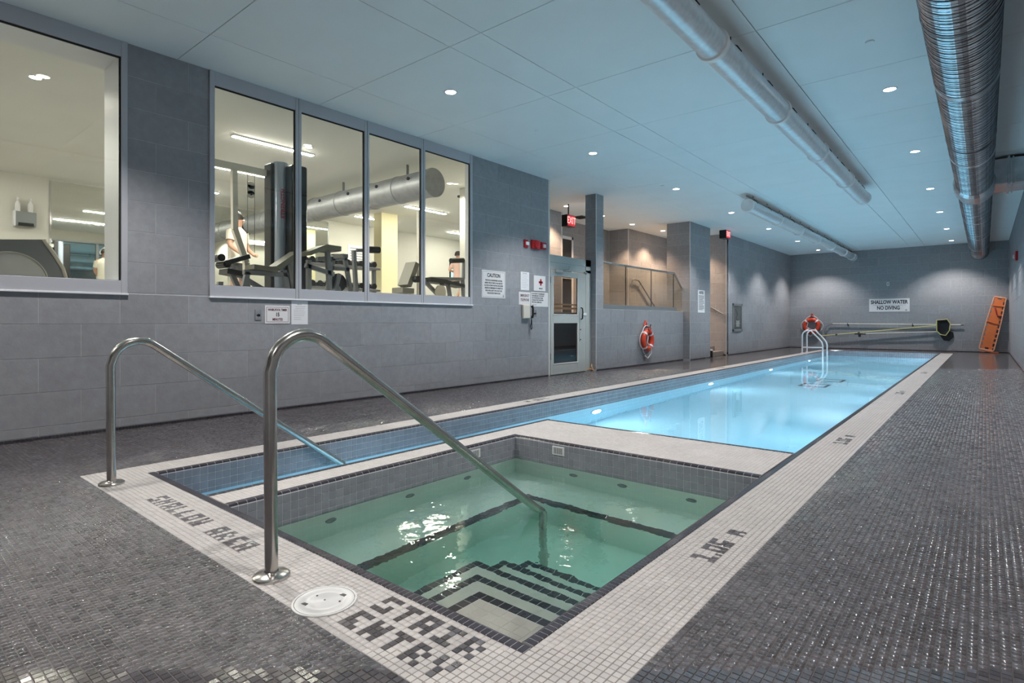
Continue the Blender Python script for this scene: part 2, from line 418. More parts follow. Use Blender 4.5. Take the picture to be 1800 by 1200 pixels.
# half wall beneath glass rail
XH = -6.163
hw = wallbox('wall_half', [(XH-T8-.12, XH-T8, 10.40, 14.5028, 0, 1.28)], label='low grey tiled wall under the glass railing')
tile_wall(hw, 'x', XH-T8, 10.11, 14.50, .03, 1.28, 10.7)
cw = wallbox('wall_column', [(-6.43, XH-T8, 10.1128, 10.40, 0, ZC)], label='narrow full-height tiled column beside the door')
tile_wall(cw, 'x', XH-T8, 10.12, 10.40, 1.285, ZC, 10.7)
tile_wall(cw, '-y', 10.1128, -6.43, XH-.002, .03, ZC, -6.3)
# alcove walls
wa = wallbox('wall_alcove', [(-8.0, -7.8728, 8.6, 11.32, 1.15, ZC), (-8.55, -8.4128, 11.2, 14.6, 1.15, ZC), (-8.5, -7.7848, 14.5028, 14.66, 0, ZC), (-7.93, -7.7848, 14.5028, 17.4, 0, ZC), (-8.5,-7.9,11.32,11.4,1.15,ZC)], label='warm lit tiled alcove walls behind the glass railing')
tile_wall(wa, 'x', -7.8728, 8.6, 11.30, 1.17, ZC, 8.9)
tile_wall(wa, 'x', -8.4128, 11.4, 14.5, 1.17, ZC, 11.7)
tile_wall(wa, '-y', 14.5028, -8.40, -7.782, 1.17, ZC, -8.1)
tile_wall(wa, 'x', -7.7848, 14.51, 17.24, .03, ZC, 15.0)
wg = wallbox('wall_gym_side', [(-8.6, X0-.0, 8.5748, 8.62, 0, 4.2)], m='gymwhite', label='white partition between gym and alcove')

# metal corner trims
def trim(n, x, y, z0, z1, w_=.014):
    structure('trim_%d' % n, B().rbox(x-w_, x+.003, y-.003, y+w_, z0, z1, .002), 'alu', 'thin metal corner strip')
trim(1, XL, 8.5748, .0, ZC); trim(2, XH, 10.107, .0, ZC); trim(3, XP, 14.497, 0, ZC); trim(4, XP, 17.24, 0, ZC); trim(5, -7.782, 14.497, 1.15, ZC); trim(6, -7.87, 11.31, 1.15, ZC)
structure('trim_7', B().rbox(XH-.10, XH+.002, 10.12, 14.50, 1.28, 1.292, .002), 'alu', 'metal strip capping the low wall')

# ------------------------------------------------------------------ ceiling
cl = structure('ceiling', B().box(-8.7, XR+.15, 8.6, 17.4, ZC+.02, ZC+.06).box(XL-.06, XR+.15, -3.6, 8.6, ZC+.02, ZC+.06).box(-6.2, XR+.15, 17.4, YF+.16, ZC+.02, ZC+.06), 'ceilgap', 'pale panelled ceiling')
xs_ = [XL-.04, -5.49, -3.96, -3.55, -2.03, -1.60, -.07, XR]
ys_ = [2.235+1.577*k for k in range(-4, 15)]; ys_ = [y for y in ys_ if y < YF]+[YF]
ys_[0] = -3.5
g = .007
for i in range(len(xs_)-1):
    for j in range(len(ys_)-1):
        x0, x1, y0, y1 = xs_[i], xs_[i+1], ys_[j], ys_[j+1]
        if i == 0 and y1 > 8.6:
            continue
        k = ('c', round(x1-x0,3), round(y1-y0,3))
        if k not in TM:
            TM[k] = B().rbox(-(x1-x0)/2+g/2, (x1-x0)/2-g/2, -(y1-y0)/2+g/2, (y1-y0)/2-g/2, 0, .018, .0015).mesh('panel'); TM[k].materials.append(M['ceil'])
        o = bpy.data.objects.new('panel', TM[k]); COL.objects.link(o); o.location = ((x0+x1)/2, (y0+y1)/2, ZC); o.parent = cl
b = B().box(XL-.04, -5.49, 8.545, YF, ZC, ZC+.018).box(-8.6, XL-.04, 8.6, 17.4, ZC, ZC+.018)
obj('panel', b, 'ceil', cl)
# ceiling grille in the alcove
t = thing('ceiling_vent', 'dark square air grille in the ceiling above the exit door', 'vent', (-7.86, 12.1, ZC-.006))
obj('frame', B().box(-8.03,-7.69,11.95,11.97,ZC-.012,ZC-.001).box(-8.03,-7.69,12.33,12.35,ZC-.012,ZC-.001).box(-8.03,-8.01,11.97,12.33,ZC-.012,ZC-.001).box(-7.71,-7.69,11.97,12.33,ZC-.012,ZC-.001), 'metalbox', t)
for k in range(7): obj('slat', B().box(-8.01,-7.71,11.985+k*.05,12.01+k*.05,ZC-.010,ZC-.002), 'black', t)

# ------------------------------------------------------------------ floor: mosaic deck
# pool outline (outer edge of the dark coping)
PX0, PX1, PY0, PY1 = -4.33, -1.09, 1.362, 22.95
BX0, BX1, BY0 = -4.592, -.7756, 1.0476      # white band outer edges
YB1 = 22.95
holes_deck = (PX0, PX1, PY0, PY1)
blk = P*12
def region(x, y):
    """0 pool, 1 white, 2 charcoal at a point"""
    if PX0 < x < PX1 and PY0 < y < PY1: return 0
    if BX0 < x < BX1 and BY0 < y < YB1: return 1
    return 2
# glyphs, 3 wide and 4 high
GL = {'S': ['111','1..','..1','111'], 'T': ['111','.1.','.1.','.1.'], 'A': ['111','1.1','111','1.1'], 'I': ['111','.1.','.1.','111'], 'R': ['11.','1.1','11.','1.1'],
      'E': ['111','1..','11.','111'], 'N': ['1.1','111','111','1.1'], 'Y': ['1.1','1.1','.1.','.1.'], 'H': ['1.1','111','1.1','1.1'], 'L': ['1..','1..','1..','111'],
      'O': ['111','1.1','1.1','111'], 'W': ['1.1','1.1','111','111'], '1': ['11.','.1.','.1.','111'], '0': ['111','1.1','1.1','111'], '6': ['111','1..','111','111'],
      'M': ['...','111','111','1.1'], '.': ['.','.','.','1'], ' ': ['...']*4}
dark_cells = set()
for word, row0 in (('STAIR', 1), ('ENTRY', 6)):
    for ci, ch in enumerate(word):
        for rr in range(4):
            for cc in range(3):
                if GL[ch][rr][cc] == '1': dark_cells.add((-23+ci*4+cc, -(row0+rr)-1))   # cell i,j: x = OX+P*i, y = OY+P*j
# small cut tiles of the other words: list of (x0,x1,y0,y1)
small = []
def word_x(wd, x0, yb, cw=.0242, chh=.0253, gap=.0255):
    x = x0
    for ch in wd:
        n = len(GL[ch][0])
        for rr in range(4):
            for cc in range(n):
                if GL[ch][rr][cc] == '1': small.append((x+cc*cw, x+(cc+1)*cw, yb+(3-rr)*chh, yb+(4-rr)*chh))
        x += n*cw+gap
def word_y(wd, y0, xt, cw=.0235, chh=.0255, gap=.014):
    y = y0
    for ch in wd:
        n = len(GL[ch][0])
        for rr in range(4):
            for cc in range(n):
                if GL[ch][rr][cc] == '1': small.append((xt+rr*chh, xt+(rr+1)*chh, y+cc*cw, y+(cc+1)*cw))
        y += n*cw+gap
word_x('SHALLOW AREA', -3.697, 1.157)
for y0 in (2.389, 5.40, 9.62, 13.76): word_y('1.06 M', y0, -.986)
for y0 in (5.66, 12.4):      # left band, read from the left side
    y = y0
    for ch in 'M 60.1':
        n = len(GL[ch][0])
        for rr in range(4):
            for cc in range(n):
                if GL[ch][rr][cc] == '1': small.append((-4.43-(rr+1)*.0255, -4.43-rr*.0255, y+(n-1-cc)*.0235, y+(n-cc)*.0235))
        y += n*.0235+.014
def in_small(x, y, m=.013):
    for a0, a1, b0, b1 in small_box:
        if a0-m < x < a1+m and b0-m < y < b1+m: return True
    return False

# blocks near the camera get real tiles, the rest the patterned material
LIDC, LIDR = (-1.851, 1.152), .117
nx0 = math.floor((XL-OX)/blk); nx1 = math.ceil((XR-OX)/blk); ny0 = math.floor((-3.5-OY)/blk); ny1 = math.ceil((YF-OY)/blk)
tiles = {1: [], 2: []}
near_far = {1: [], 2: []}
DFAR = 12.0
fx, fy = [], []
def block_visible(x, y):
    best = False
    for dx in (0, blk/2, blk):
        for dy in (0, blk/2, blk):
            p = project(x+dx, y+dy, 0)
            if p and -30 < p[0] < 1830 and p[1] < 1230 and p[2] < DFAR: return True
    return False
groutb = {1: B(), 2: B()}; farb = {1: B(), 2: B()}
def clipadd(bb, x0, x1, y0, y1, z):
    bb.add([(x0,y0,z),(x1,y0,z),(x1,y1,z),(x0,y1,z)], [(0,1,2,3)])
near_tiles = {1: [], 2: []}
def rect_regions(x0, x1, y0, y1):
    """split a rect at the band and pool borders"""
    xs = sorted({x0, x1, *[c for c in (PX0,PX1,BX0,BX1) if x0 < c < x1]}); ys = sorted({y0, y1, *[c for c in (PY0,PY1,BY0,YB1) if y0 < c < y1]})
    for a, b_ in zip(xs, xs[1:]):
        for c, d in zip(ys, ys[1:]):
            r = region((a+b_)/2, (c+d)/2)
            if r: yield r, a, b_, c, d
for i in range(nx0, nx1):
    for j in range(ny0, ny1):
        x, y = OX+i*blk, OY+j*blk
        x0, x1, y0, y1 = max(x, XL-.0), min(x+blk, XR), max(y, -3.5), min(y+blk, YF)
        if x1 <= x0 or y1 <= y0: continue
        vis = block_visible(x, y)
        for r, a, b_, c, d in rect_regions(x0, x1, y0, y1):
            if vis:
                clipadd(groutb[r], a, b_, c, d, -.0022)
                ii0 = round((a-OX)/P-.499); 
                n_i = int(math.ceil((b_-OX)/P-1e-6))
                for ii in range(int(math.floor((a-OX)/P+1e-6)), n_i):
                    tx0, tx1 = max(OX+ii*P, a), min(OX+(ii+1)*P, b_)
                    if tx1-tx0 < .006: continue
                    for jj in range(int(math.floor((c-OY)/P+1e-6)), int(math.ceil((d-OY)/P-1e-6))):
                        ty0, ty1 = max(OY+jj*P, c), min(OY+(jj+1)*P, d)
                        if ty1-ty0 < .006: continue
                        near_tiles[r].append((tx0, tx1, ty0, ty1, ii, jj))
            else:
                clipadd(farb[r], a, b_, c, d, 0)
fl = structure('floor', groutb[2], 'darkgrout', 'wet charcoal mosaic deck with a white mosaic band round the pool')
def sub(name, b, m, kind=None, label=None): return obj(name, b, m, fl, kind=kind, label=label, fix=False)
sub('mosaic_far', farb[2], 'darkfar', 'stuff'); sub('white_mosaic_far', farb[1], 'whitefar', 'stuff'); sub('white_band_grout', groutb[1], 'whitegrout', 'stuff')
sm = np.array(small); small_near = [s_ for s_ in small]
# white tiles hidden by small lettering tiles are cut back
sx0, sx1, sy0, sy1 = sm[:,0], sm[:,1], sm[:,2], sm[:,3]
def overl(t_):
    return bool(np.any((sx0 < t_[1]-.003) & (sx1 > t_[0]+.003) & (sy0 < t_[3]-.003) & (sy1 > t_[2]+.003)))
def tiles_mesh(name, T_, m, gap=.0022, lift=0.0):
    n = len(T_); A = np.array([q[:4] for q in T_], float)
    x0, x1, y0, y1 = A[:,0]+gap/2, A[:,1]-gap/2, A[:,2]+gap/2, A[:,3]-gap/2
    c = .0011; V = np.zeros((n, 8, 3), np.float32)
    tz = rng.uniform(-.00035, .00035, (n, 1)); tl = rng.normal(0, .00027, (n, 2))
    for k, (sx, sy) in enumerate(((0,0),(1,0),(1,1),(0,1))):
        X = x1 if sx else x0; Y = y1 if sy else y0
        V[:,k,0] = X; V[:,k,1] = Y; V[:,k,2] = -.0024
        V[:,k+4,0] = X+(-c if sx else c); V[:,k+4,1] = Y+(-c if sy else c)
        V[:,k+4,2] = lift+tz[:,0]+(1 if sx else -1)*tl[:,0]+(1 if sy else -1)*tl[:,1]
    F = np.array([(4,5,6,7),(0,1,5,4),(1,2,6,5),(2,3,7,6),(3,0,4,7)])
    idx = (F[None]+8*np.arange(n)[:,None,None]).reshape(-1)
    me = bpy.data.meshes.new(name); me.vertices.add(n*8); me.vertices.foreach_set('co', V.reshape(-1))
    me.loops.add(len(idx)); me.loops.foreach_set('vertex_index', idx.astype(np.int32))
    me.polygons.add(n*5); me.polygons.foreach_set('loop_start', np.arange(0, n*20, 4, dtype=np.int32)); me.polygons.foreach_set('loop_total', np.full(n*5, 4, np.int32))
    me.update(calc_edges=True); me.materials.append(M[m]); return me
def single_tiles(parent, name, T_, m, gap=.0022, thick=.0024):
    for q in T_:
        w_, h_ = q[1]-q[0]-gap, q[3]-q[2]-gap
        k = (name, m, round(w_,3), round(h_,3))
        if k not in TM:
            c = .0011; bb = B()
            bb.add([(-w_/2,-h_/2,-thick),(w_/2,-h_/2,-thick),(w_/2,h_/2,-thick),(-w_/2,h_/2,-thick),(-w_/2+c,-h_/2+c,0),(w_/2-c,-h_/2+c,0),(w_/2-c,h_/2-c,0),(-w_/2+c,h_/2-c,0)], [(4,5,6,7),(0,1,5,4),(1,2,6,5),(2,3,7,6),(3,0,4,7)])
            TM[k] = bb.mesh(name); TM[k].materials.append(M[m])
        o = bpy.data.objects.new(name, TM[k]); COL.objects.link(o); o.parent = parent
        o.location = ((q[0]+q[1])/2, (q[2]+q[3])/2, random.uniform(-.0002, .0002)); o.rotation_euler = (random.gauss(0, .014), random.gauss(0, .014), 0)
white, dark, letters = [], [], []
for q in near_tiles[1]:
    cx, cy = (q[0]+q[1])/2, (q[2]+q[3])/2
    if math.hypot(cx-LIDC[0], cy-LIDC[1]) < LIDR-.006: continue
    if (q[4], q[5]) in dark_cells: letters.append(q); continue
    if overl(q):
        # keep only the uncovered remainder
        continue
    white.append(q)
dark = near_tiles[2]
dark = [q for q in dark if math.hypot((q[0]+q[1])/2-LIDC[0], (q[2]+q[3])/2-LIDC[1]) > LIDR-.006]
# white filler tiles round the small letters
fill = []
bbs = []
def cells_fill(x0, x1, y0, y1):
    bbs.append((x0,x1,y0,y1))
removed = [q for q in near_tiles[1] if (q[4], q[5]) not in dark_cells and overl(q)]
for q in removed:
    rs = [(q[0],q[1],q[2],q[3])]
    for s_ in small:
        if s_[0] < q[1] and s_[1] > q[0] and s_[2] < q[3] and s_[3] > q[2]: rs = cut(rs, s_)
    fill += [r_ for r_ in rs if r_[1]-r_[0] > .005 and r_[3]-r_[2] > .005]
def size_px(q):
    p = project((q[0]+q[1])/2, (q[2]+q[3])/2, 0)
    if not p or not (-10 < p[0] < 1810 and p[1] < 1210): return 1e9
    return p[2]
wk = sorted(white, key=size_px); dk = sorted(dark, key=size_px)
single_tiles(fl, 'white_mosaic_tile', wk[:200], 'white'); single_tiles(fl, 'charcoal_mosaic_tile', dk[:300], 'dark'); single_tiles(fl, 'lettering_tile', letters, 'dark')
sub('white_mosaic', tiles_mesh('white_mosaic', wk[200:]+fill, 'white'), None, 'stuff')
sub('charcoal_mosaic', tiles_mesh('charcoal_mosaic', dk[300:], 'dark'), None, 'stuff')
sub('small_lettering', tiles_mesh('small_lettering', small, 'dark', gap=.0012, lift=.0006), None, 'stuff')
# floor slab body beneath everything and floor of the stair foot
sb = B().box(XL-.2, PX0, -3.6, YF+.1, -1.5, -.003).box(PX1, XR+.1, -3.6, YF+.1, -1.5, -.003).box(PX0, PX1, -3.6, PY0, -1.5, -.003).box(PX0, PX1, PY1, YF+.1, -1.5, -.003)
sub('slab', sb, 'stain'); 
sub('stair_foot_floor', B().box(-7.9, XL, 14.6, 17.4, -.05, 0).box(XL-.2,XL,8.5,14.6,-.05,0), 'darkfar')

# dark cove row painting in the shading along the wall foot
def cove(n, axis, plane, u0, u1):
    b = B(); k = 0; u = u0
    while u < u1:
        e = min(u+P-.002, u1)
        if axis == 'x': b.box(plane, plane+.006, u, e, 0, .0262)
        elif axis == '-x': b.box(plane-.006, plane, u, e, 0, .0262)
        else: b.box(u, e, plane-.006, plane, 0, .0262)
        u += P
    o = obj('cove_shade_'+n, b, 'cope', fix=False); o['kind'] = 'structure'; o['label'] = 'row of dark mosaic painting in the shading at the foot of the wall'
    return o
cove('left', 'x', XL-.001, -.5, 8.57); cove('left_far', 'x', XP-.001, 17.25, 24.5); cove('right', '-x', XR+.001, -1, 24.5); cove('far', '-y', YF+.001, -5.96, XR); cove('half', 'x', XH-.001, 10.11, 14.5); cove('pillar', 'x', XP-.001, 14.5, 15.93)

# ------------------------------------------------------------------ pool and spa shells
CW = .05            # coping width
IX0, IX1, IY0, IY1 = PX0+CW, PX1-CW, PY0+CW, PY1-CW      # pool inside
SX0, SX1, SY0, SY1 = -3.225, IX1, IY0, 3.915              # spa inside
DX = -3.53; DY = 4.80                                       # outer edges of dividing walls
PD = -1.30; SD = -1.06
ps = B()
th = .004
ps.box(IX0-.2, IX1+.2, IY0-.2, IY1+.2, PD-.1, PD)
ps.box(IX0-.1, IX0, IY0, IY1, PD, -.012).box(IX1, IX1+.1, DY, IY1, PD, -.012).box(IX0, IX1, IY1, IY1+.1, PD, -.012).box(IX0, DX, IY0-.1, IY0, PD, -.012)
ps.box(DX, DX+.06, IY0, DY, PD, -.012).box(DX, IX1, DY-.06, DY, PD, -.012)
pool = structure('pool_basin', ps, 'plaster', 'pale blue plastered pool basin')
ss = B().box(SX0-.06, SX1+.06, SY0-.06, SY1+.06, SD-.1, SD).box(SX0-.05, SX0, SY0, SY1, SD, -.012).box(SX1, SX1+.05, SY0, SY1, SD, -.012).box(SX0, SX1, SY0-.05, SY0, SD, -.012).box(SX0, SX1, SY1, SY1+.05, SD, -.012)
spa = structure('spa_basin', ss, 'spaplaster', 'pale green whirlpool basin')
# dividing wall top with white mosaic
dv = structure('divider_wall', B().box(DX+.05, SX0-.05, IY0-.01, DY-.05, SD, -.003).box(SX0-.05, IX1, SY1+.05, DY-.05, SD, -.003), 'whitegrout', 'white mosaic topped wall between pool and whirlpool')
dt = []
def fill_rect(x0, x1, y0, y1, out):
    nx = max(1, round((x1-x0)/P)); ny = max(1, round((y1-y0)/P)); ax = (x1-x0)/nx; ay = (y1-y0)/ny
    for i in range(nx):
        for j in range(ny): out.append((x0+i*ax, x0+(i+1)*ax, y0+j*ay, y0+(j+1)*ay))
fill_rect(DX+.05, SX0-.05, IY0, SY1+.05, dt); fill_rect(DX+.05, IX1, SY1+.05, DY-.05, dt)
obj('white_mosaic', tiles_mesh('white_mosaic', dt, 'white'), None, dv, kind='stuff', fix=False)

# bullnose coping: each piece 2in tiles laid along the edge
def cope_piece_mesh(L_, w_, name='coping_tile'):
    """length along local y, edge towards local +x is rounded down"""
    k = ('cope', round(L_,4), w_)
    if k not in TM:
        prof = [(0,-.012),(0,.0012),(.004,.0026),(w_-.018,.0026),(w_-.010,.001),(w_-.004,-.004),(w_,-.013),(w_,-.030),(w_-.006,-.030)]
        g_ = .0016; vs = [(x, g_, z) for x, z in prof]+[(x, L_-g_, z) for x, z in prof]; n = len(prof)
        fs = [(i, i+1, n+i+1, n+i) for i in range(n-1)]+[tuple(range(n))[::-1], tuple(range(n, 2*n))]
        me = bpy.data.meshes.new(name); me.from_pydata(vs, [], fs); me.update()
        import bmesh
        bm = bmesh.new(); bm.from_mesh(me); bmesh.ops.recalc_face_normals(bm, faces=bm.faces); bm.to_mesh(me); bm.free()
        me.materials.append(M['cope']); TM[k] = me
    return TM[k]
def coping(name, label, p0, p1, side, limit=300, step=P, parent=None):
    """pieces from p0 to p1; side = +1 when the basin lies to the right of travel"""
    p0 = Vector((*p0, 0)); p1 = Vector((*p1, 0)); d = (p1-p0); L_ = d.length; d.normalize()
    n = round(L_/step); st = L_/n
    nrm = Vector((d.y, -d.x, 0))*side
    root = structure(name, B().box(-.001,.001,-.001,.001,-.02,-.018), 'copegrout') if parent is None else parent
    # grout bed
    a = p0; e = p1; bed = B(); pf_ = [(0,.0012),(CW-.019,.0016),(CW-.011,.0002),(CW-.0052,-.0046),(CW-.0012,-.0132),(CW-.0012,-.028),(0,-.028)]
    vv = [a+nrm*o_+Vector((0,0,h_)) for o_, h_ in pf_]+[e+nrm*o_+Vector((0,0,h_)) for o_, h_ in pf_]; m_n = len(pf_)
    bed.add(vv, [(i_, (i_+1) % m_n, m_n+(i_+1) % m_n, m_n+i_) for i_ in range(m_n)]+[tuple(range(m_n)), tuple(range(m_n, 2*m_n))])
    obj('grout_bed', bed, 'copegrout', root)
    me = cope_piece_mesh(st, CW)
    ang = math.atan2(d.y, d.x)-PI/2
    mirror = side < 0
    rest = []
    order = sorted(range(n), key=lambda k: (p0+d*(k*st)).length)
    near = set(order[:limit])
    if mirror:
        km = ('copem', round(st,4))
        if km not in TM:
            m2 = me.copy(); m2.transform(Matrix.Diagonal((-1,1,1,1))); m2.flip_normals(); TM[km] = m2
        me = TM[km]
    for k in range(n):
        M_ = Matrix.Translation(p0+d*(k*st)) @ Matrix.Rotation(ang, 4, 'Z')
        if k in near:
            o = bpy.data.objects.new('coping_tile', me); COL.objects.link(o); o.parent = root; o.matrix_world = M_; o.matrix_local = M_
        else: rest.append(M_)
    if rest:
        vs = []; fs = []; base = [v.co for v in me.vertices]; pf = [tuple(p.vertices) for p in me.polygons]
        for M_ in rest:
            o0 = len(vs); vs += [tuple(M_ @ v) for v in base]; fs += [tuple(i+o0 for i in f) for f in pf]
        m3 = bpy.data.meshes.new('coping_row'); m3.from_pydata(vs, [], fs); m3.update(); m3.materials.append(M['cope'])
        obj('coping_row', m3, None, root, kind='stuff', fix=False)
    return root
cp = coping('coping', None, (PX0, PY0), (PX1, PY0), -1, 150)
cp['label'] = 'dark rounded edge tiles round pool and whirlpool'
coping('', None, (PX1, PY0+CW), (PX1, PY1), -1, 100, parent=cp)
coping('', None, (PX0, PY0+CW), (PX0, PY1), 1, 0, parent=cp, step=Q)
coping('', None, (PX0, PY1), (PX1, PY1), 1, 0, parent=cp, step=Q)
coping('', None, (SX0-CW, SY0), (SX0-CW, SY1+CW), 1, 20, parent=cp, step=Q)
coping('', None, (SX0, SY1+CW), (SX1, SY1+CW), 1, 10, parent=cp, step=Q)
coping('', None, (DX+CW, IY0), (DX+CW, DY), -1, 20, parent=cp, step=Q)
coping('', None, (DX+CW, DY-CW), (IX1, DY-CW), -1, 0, parent=cp, step=Q)

# waterline tile bands
def band(parent, axis, plane, u0, u1, rows=4, limit=40, ztop=-.0145, m='band'):
    """2in tiles on a vertical face; axis is the way the face looks"""
    n = round((u1-u0)/Q); st = (u1-u0)/n; th_ = .004; gp = .0035
    bk = B(); zb = ztop-rows*Q
    e = .0012
    if axis == 'x': bk.box(plane, plane+e, u0, u1, zb, -.012)
    if axis == '-x': bk.box(plane-e, plane, u0, u1, zb, -.012)
    if axis == 'y': bk.box(u0, u1, plane, plane+e, zb, -.012)
    if axis == '-y': bk.box(u0, u1, plane-e, plane, zb, -.012)
    obj('band_grout', bk, 'bandgrout', parent, fix=True)
    me = B(); cnt = 0
    k = ('band', axis, round(st,4))
    def shape(bb, u, z, a, t2):
        c = .001
        if axis == 'x': bb.rbox(a, a+t2, u+gp/2, u+st-gp/2, z+gp/2, z+Q-gp/2, c)
        if axis == '-x': bb.rbox(a-t2, a, u+gp/2, u+st-gp/2, z+gp/2, z+Q-gp/2, c)
        if axis == 'y': bb.rbox(u+gp/2, u+st-gp/2, a, a+t2, z+gp/2, z+Q-gp/2, c)
        if axis == '-y': bb.rbox(u+gp/2, u+st-gp/2, a-t2, a, z+gp/2, z+Q-gp/2, c)
    if k not in TM:
        b1 = B(); shape(b1, 0, 0, 0, th_); TM[k] = b1.mesh('waterline_tile'); TM[k].materials.append(M[m])
    for r_ in range(rows):
        for i in range(n):
            u = u0+i*st; z = zb+r_*Q
            if i < limit:
                o = bpy.data.objects.new('waterline_tile', TM[k]); COL.objects.link(o); o.parent = parent
                o.location = (plane, u, z) if 'x' in axis else (u, plane, z)
            else: shape(me, u, z, plane, th_); cnt += 1
    if cnt: obj('waterline_tiles', me, m, parent, kind='stuff', fix=False)
band(spa, 'x', SX0, SY0, SY1, 4, 40); band(spa, '-y', SY1, SX0, SX1, 4, 34); band(spa, '-x', SX1, SY0, SY1, 4, 0); band(spa, 'y', SY0, SX0, SX1, 4, 0)
band(pool, 'x', IX0, IY0, IY1, 4, 70); band(pool, '-y', IY1, IX0, IX1, 4, 0); band(pool, '-x', IX1, DY, IY1, 4, 0); band(pool, 'y', IY0, IX0, DX, 4, 0); band(pool, '-x', DX, IY0, DY, 4, 0); band(pool, 'y', DY, DX, IX1, 4, 0)

# spa bench and corner steps
def nosing(parent, x0, x1, y0, y1, z, w_=.047):
    """dark tiles along the -x and +y edge of a step top"""
    n = max(1, round((x1-x0)/Q))
    for i in range(n):
        a = x0+(x1-x0)*i/n; e = x0+(x1-x0)*(i+1)/n
        obj('nosing_tile', B().rbox(a+.0012, e-.0012, y1-w_, y1+.001, z-.006, z+.0015, .0008), 'cope', parent)
    n = max(1, round((y1-w_-y0)/Q))
    for i in range(n):
        a = y0+(y1-w_-y0)*i/n; e = y0+(y1-w_-y0)*(i+1)/n
        obj('nosing_tile', B().rbox(x0-.001, x0+w_, a+.0012, e-.0012, z-.006, z+.0015, .0008), 'cope', parent)
steps = [(-1.753, 1.87, -.207), (-1.977, 2.09, -.355), (-2.185, 2.31, -.505), (-2.17, 2.52, -.655), (-2.145, 2.732, -.805)]
for (sx, sy, sz) in steps:
    o = obj('step', B().rbox(sx, SX1-.0, SY0, sy, SD, sz, .003), 'spaplaster', spa)
    nosing(o, sx, SX1, SY0, sy, sz)
    if sz > -.25:
        nx_ = 10; ny_ = 7
        ax = (SX1-.004-(sx+.05))/nx_; ay = (sy-.05-SY0-.004)/ny_
        for i in range(nx_):
            for j in range(ny_):
                obj('step_tile', B().rbox(sx+.05+i*ax+.001, sx+.05+(i+1)*ax-.001, SY0+.004+j*ay+.001, SY0+.004+(j+1)*ay-.001, sz-.003, sz+.002, .0008), 'steptile', o)
    else:
        obj('tread', B().box(sx+.05, SX1-.004, SY0+.004, sy-.05, sz-.003, sz+.0012), 'steptile', o)
BZ = -.65; BX = -2.71; BY = 3.455
o = obj('bench', B().box(SX0, BX, SY0, SY1, SD, BZ).box(BX, SX1, BY, SY1, SD, BZ), 'spaplaster', spa)
bz = B().box(BX-.05, BX+.002, SY0, BY, BZ-.05, BZ+.003).box(BX-.05, SX1, BY-.002, BY+.05, BZ-.05, BZ+.003)
obj('bench_edge', bz, 'cope', o)
# jets
for (x, y, ax) in ((SX0, 2.05, 'x'), (SX0, 2.7, 'x'), (SX0, 3.3, 'x'), (-2.6, SY1, 'y'), (-2.15, SY1, 'y'), (-1.6, SY1, 'y')):
    c_ = (x+.001, y, -.38) if ax == 'x' else (x, y-.012, -.38)
    obj('jet', B().lathe([(.0,.004),(.018,.004),(.022,.012),(.038,.010),(.040,0)], c_, ax, 16), 'metalbox', spa, smooth=True)
# skimmer grilles on the tile band
def grille(name, lab, axis, u, plane):
    t = thing(name, lab, 'grille', (plane, u, -.06) if axis == 'x' else (u, plane, -.06))
    w_, h_ = .062, .036; zc_ = -.066
    if axis == 'x':
        obj('plate', B().rbox(plane+.004, plane+.010, u-w_, u+w_, zc_-h_, zc_+h_, .002), 'signwhite', t)
        for k in range(6): obj('slot', B().box(plane+.0095, plane+.0108, u-.042+k*.015, u-.036+k*.015, zc_-.026, zc_+.026), 'ink', t)
    else:
        obj('plate', B().rbox(u-w_, u+w_, plane-.010, plane-.004, zc_-h_, zc_+h_, .002), 'signwhite', t)
        for k in range(6): obj('slot', B().box(u-.042+k*.015, u-.036+k*.015, plane-.0108, plane-.0095, zc_-.026, zc_+.026), 'ink', t)
grille('skimmer_grille', 'white slotted grille on the far tiled edge of the whirlpool', 'y', -2.752, SY1)
grille('skimmer_grille', 'white slotted grille on the left tiled edge of the whirlpool, behind the handrail', 'x', 3.386, SX0)

# round drain in the deck
t = thing('deck_drain', 'small round metal drain in the charcoal deck beside the far part of the lap pool', 'drain', (-.10, 9.02, 0))
obj('rim', B().lathe([(.050,.001),(.050,.003),(.062,.003),(.062,.001)], (-.10,9.02,0), 'z', 24), 'metalbox', t, smooth=True)
obj('grate', B().lathe([(.0001,.0018),(.050,.0018)], (-.10,9.02,0), 'z', 24), 'black', t)
for k in range(5): obj('grate_bar', B().box(-.14, -.06, 8.98+k*.02, 8.986+k*.02, .001, .003), 'metalbox', t)
# pool floor drains
for (x, y, lab) in ((-2.74, 13.2, 'nearer dark rectangular drain outline on the pool floor'), (-2.66, 14.4, 'farther dark rectangular drain outline on the pool floor')):
    t = thing('floor_drain', lab, 'drain', (x, y, PD))
    obj('frame', B().box(x-.26,x+.26,y-.3,y-.22,PD,PD+.012).box(x-.26,x+.26,y+.22,y+.3,PD,PD+.012).box(x-.26,x-.20,y-.22,y+.22,PD,PD+.012).box(x+.20,x+.26,y-.22,y+.22,PD,PD+.012), 'black', t)
    obj('cover', B().box(x-.20,x+.20,y-.22,y+.22,PD,PD+.006), 'plaster', t)
t = obj('floor_marker', B().box(-2.80,-2.62,13.78,13.84,PD,PD+.01), 'black'); tag(t, 'short dark tile mark between the two pool floor drains', 'marker')

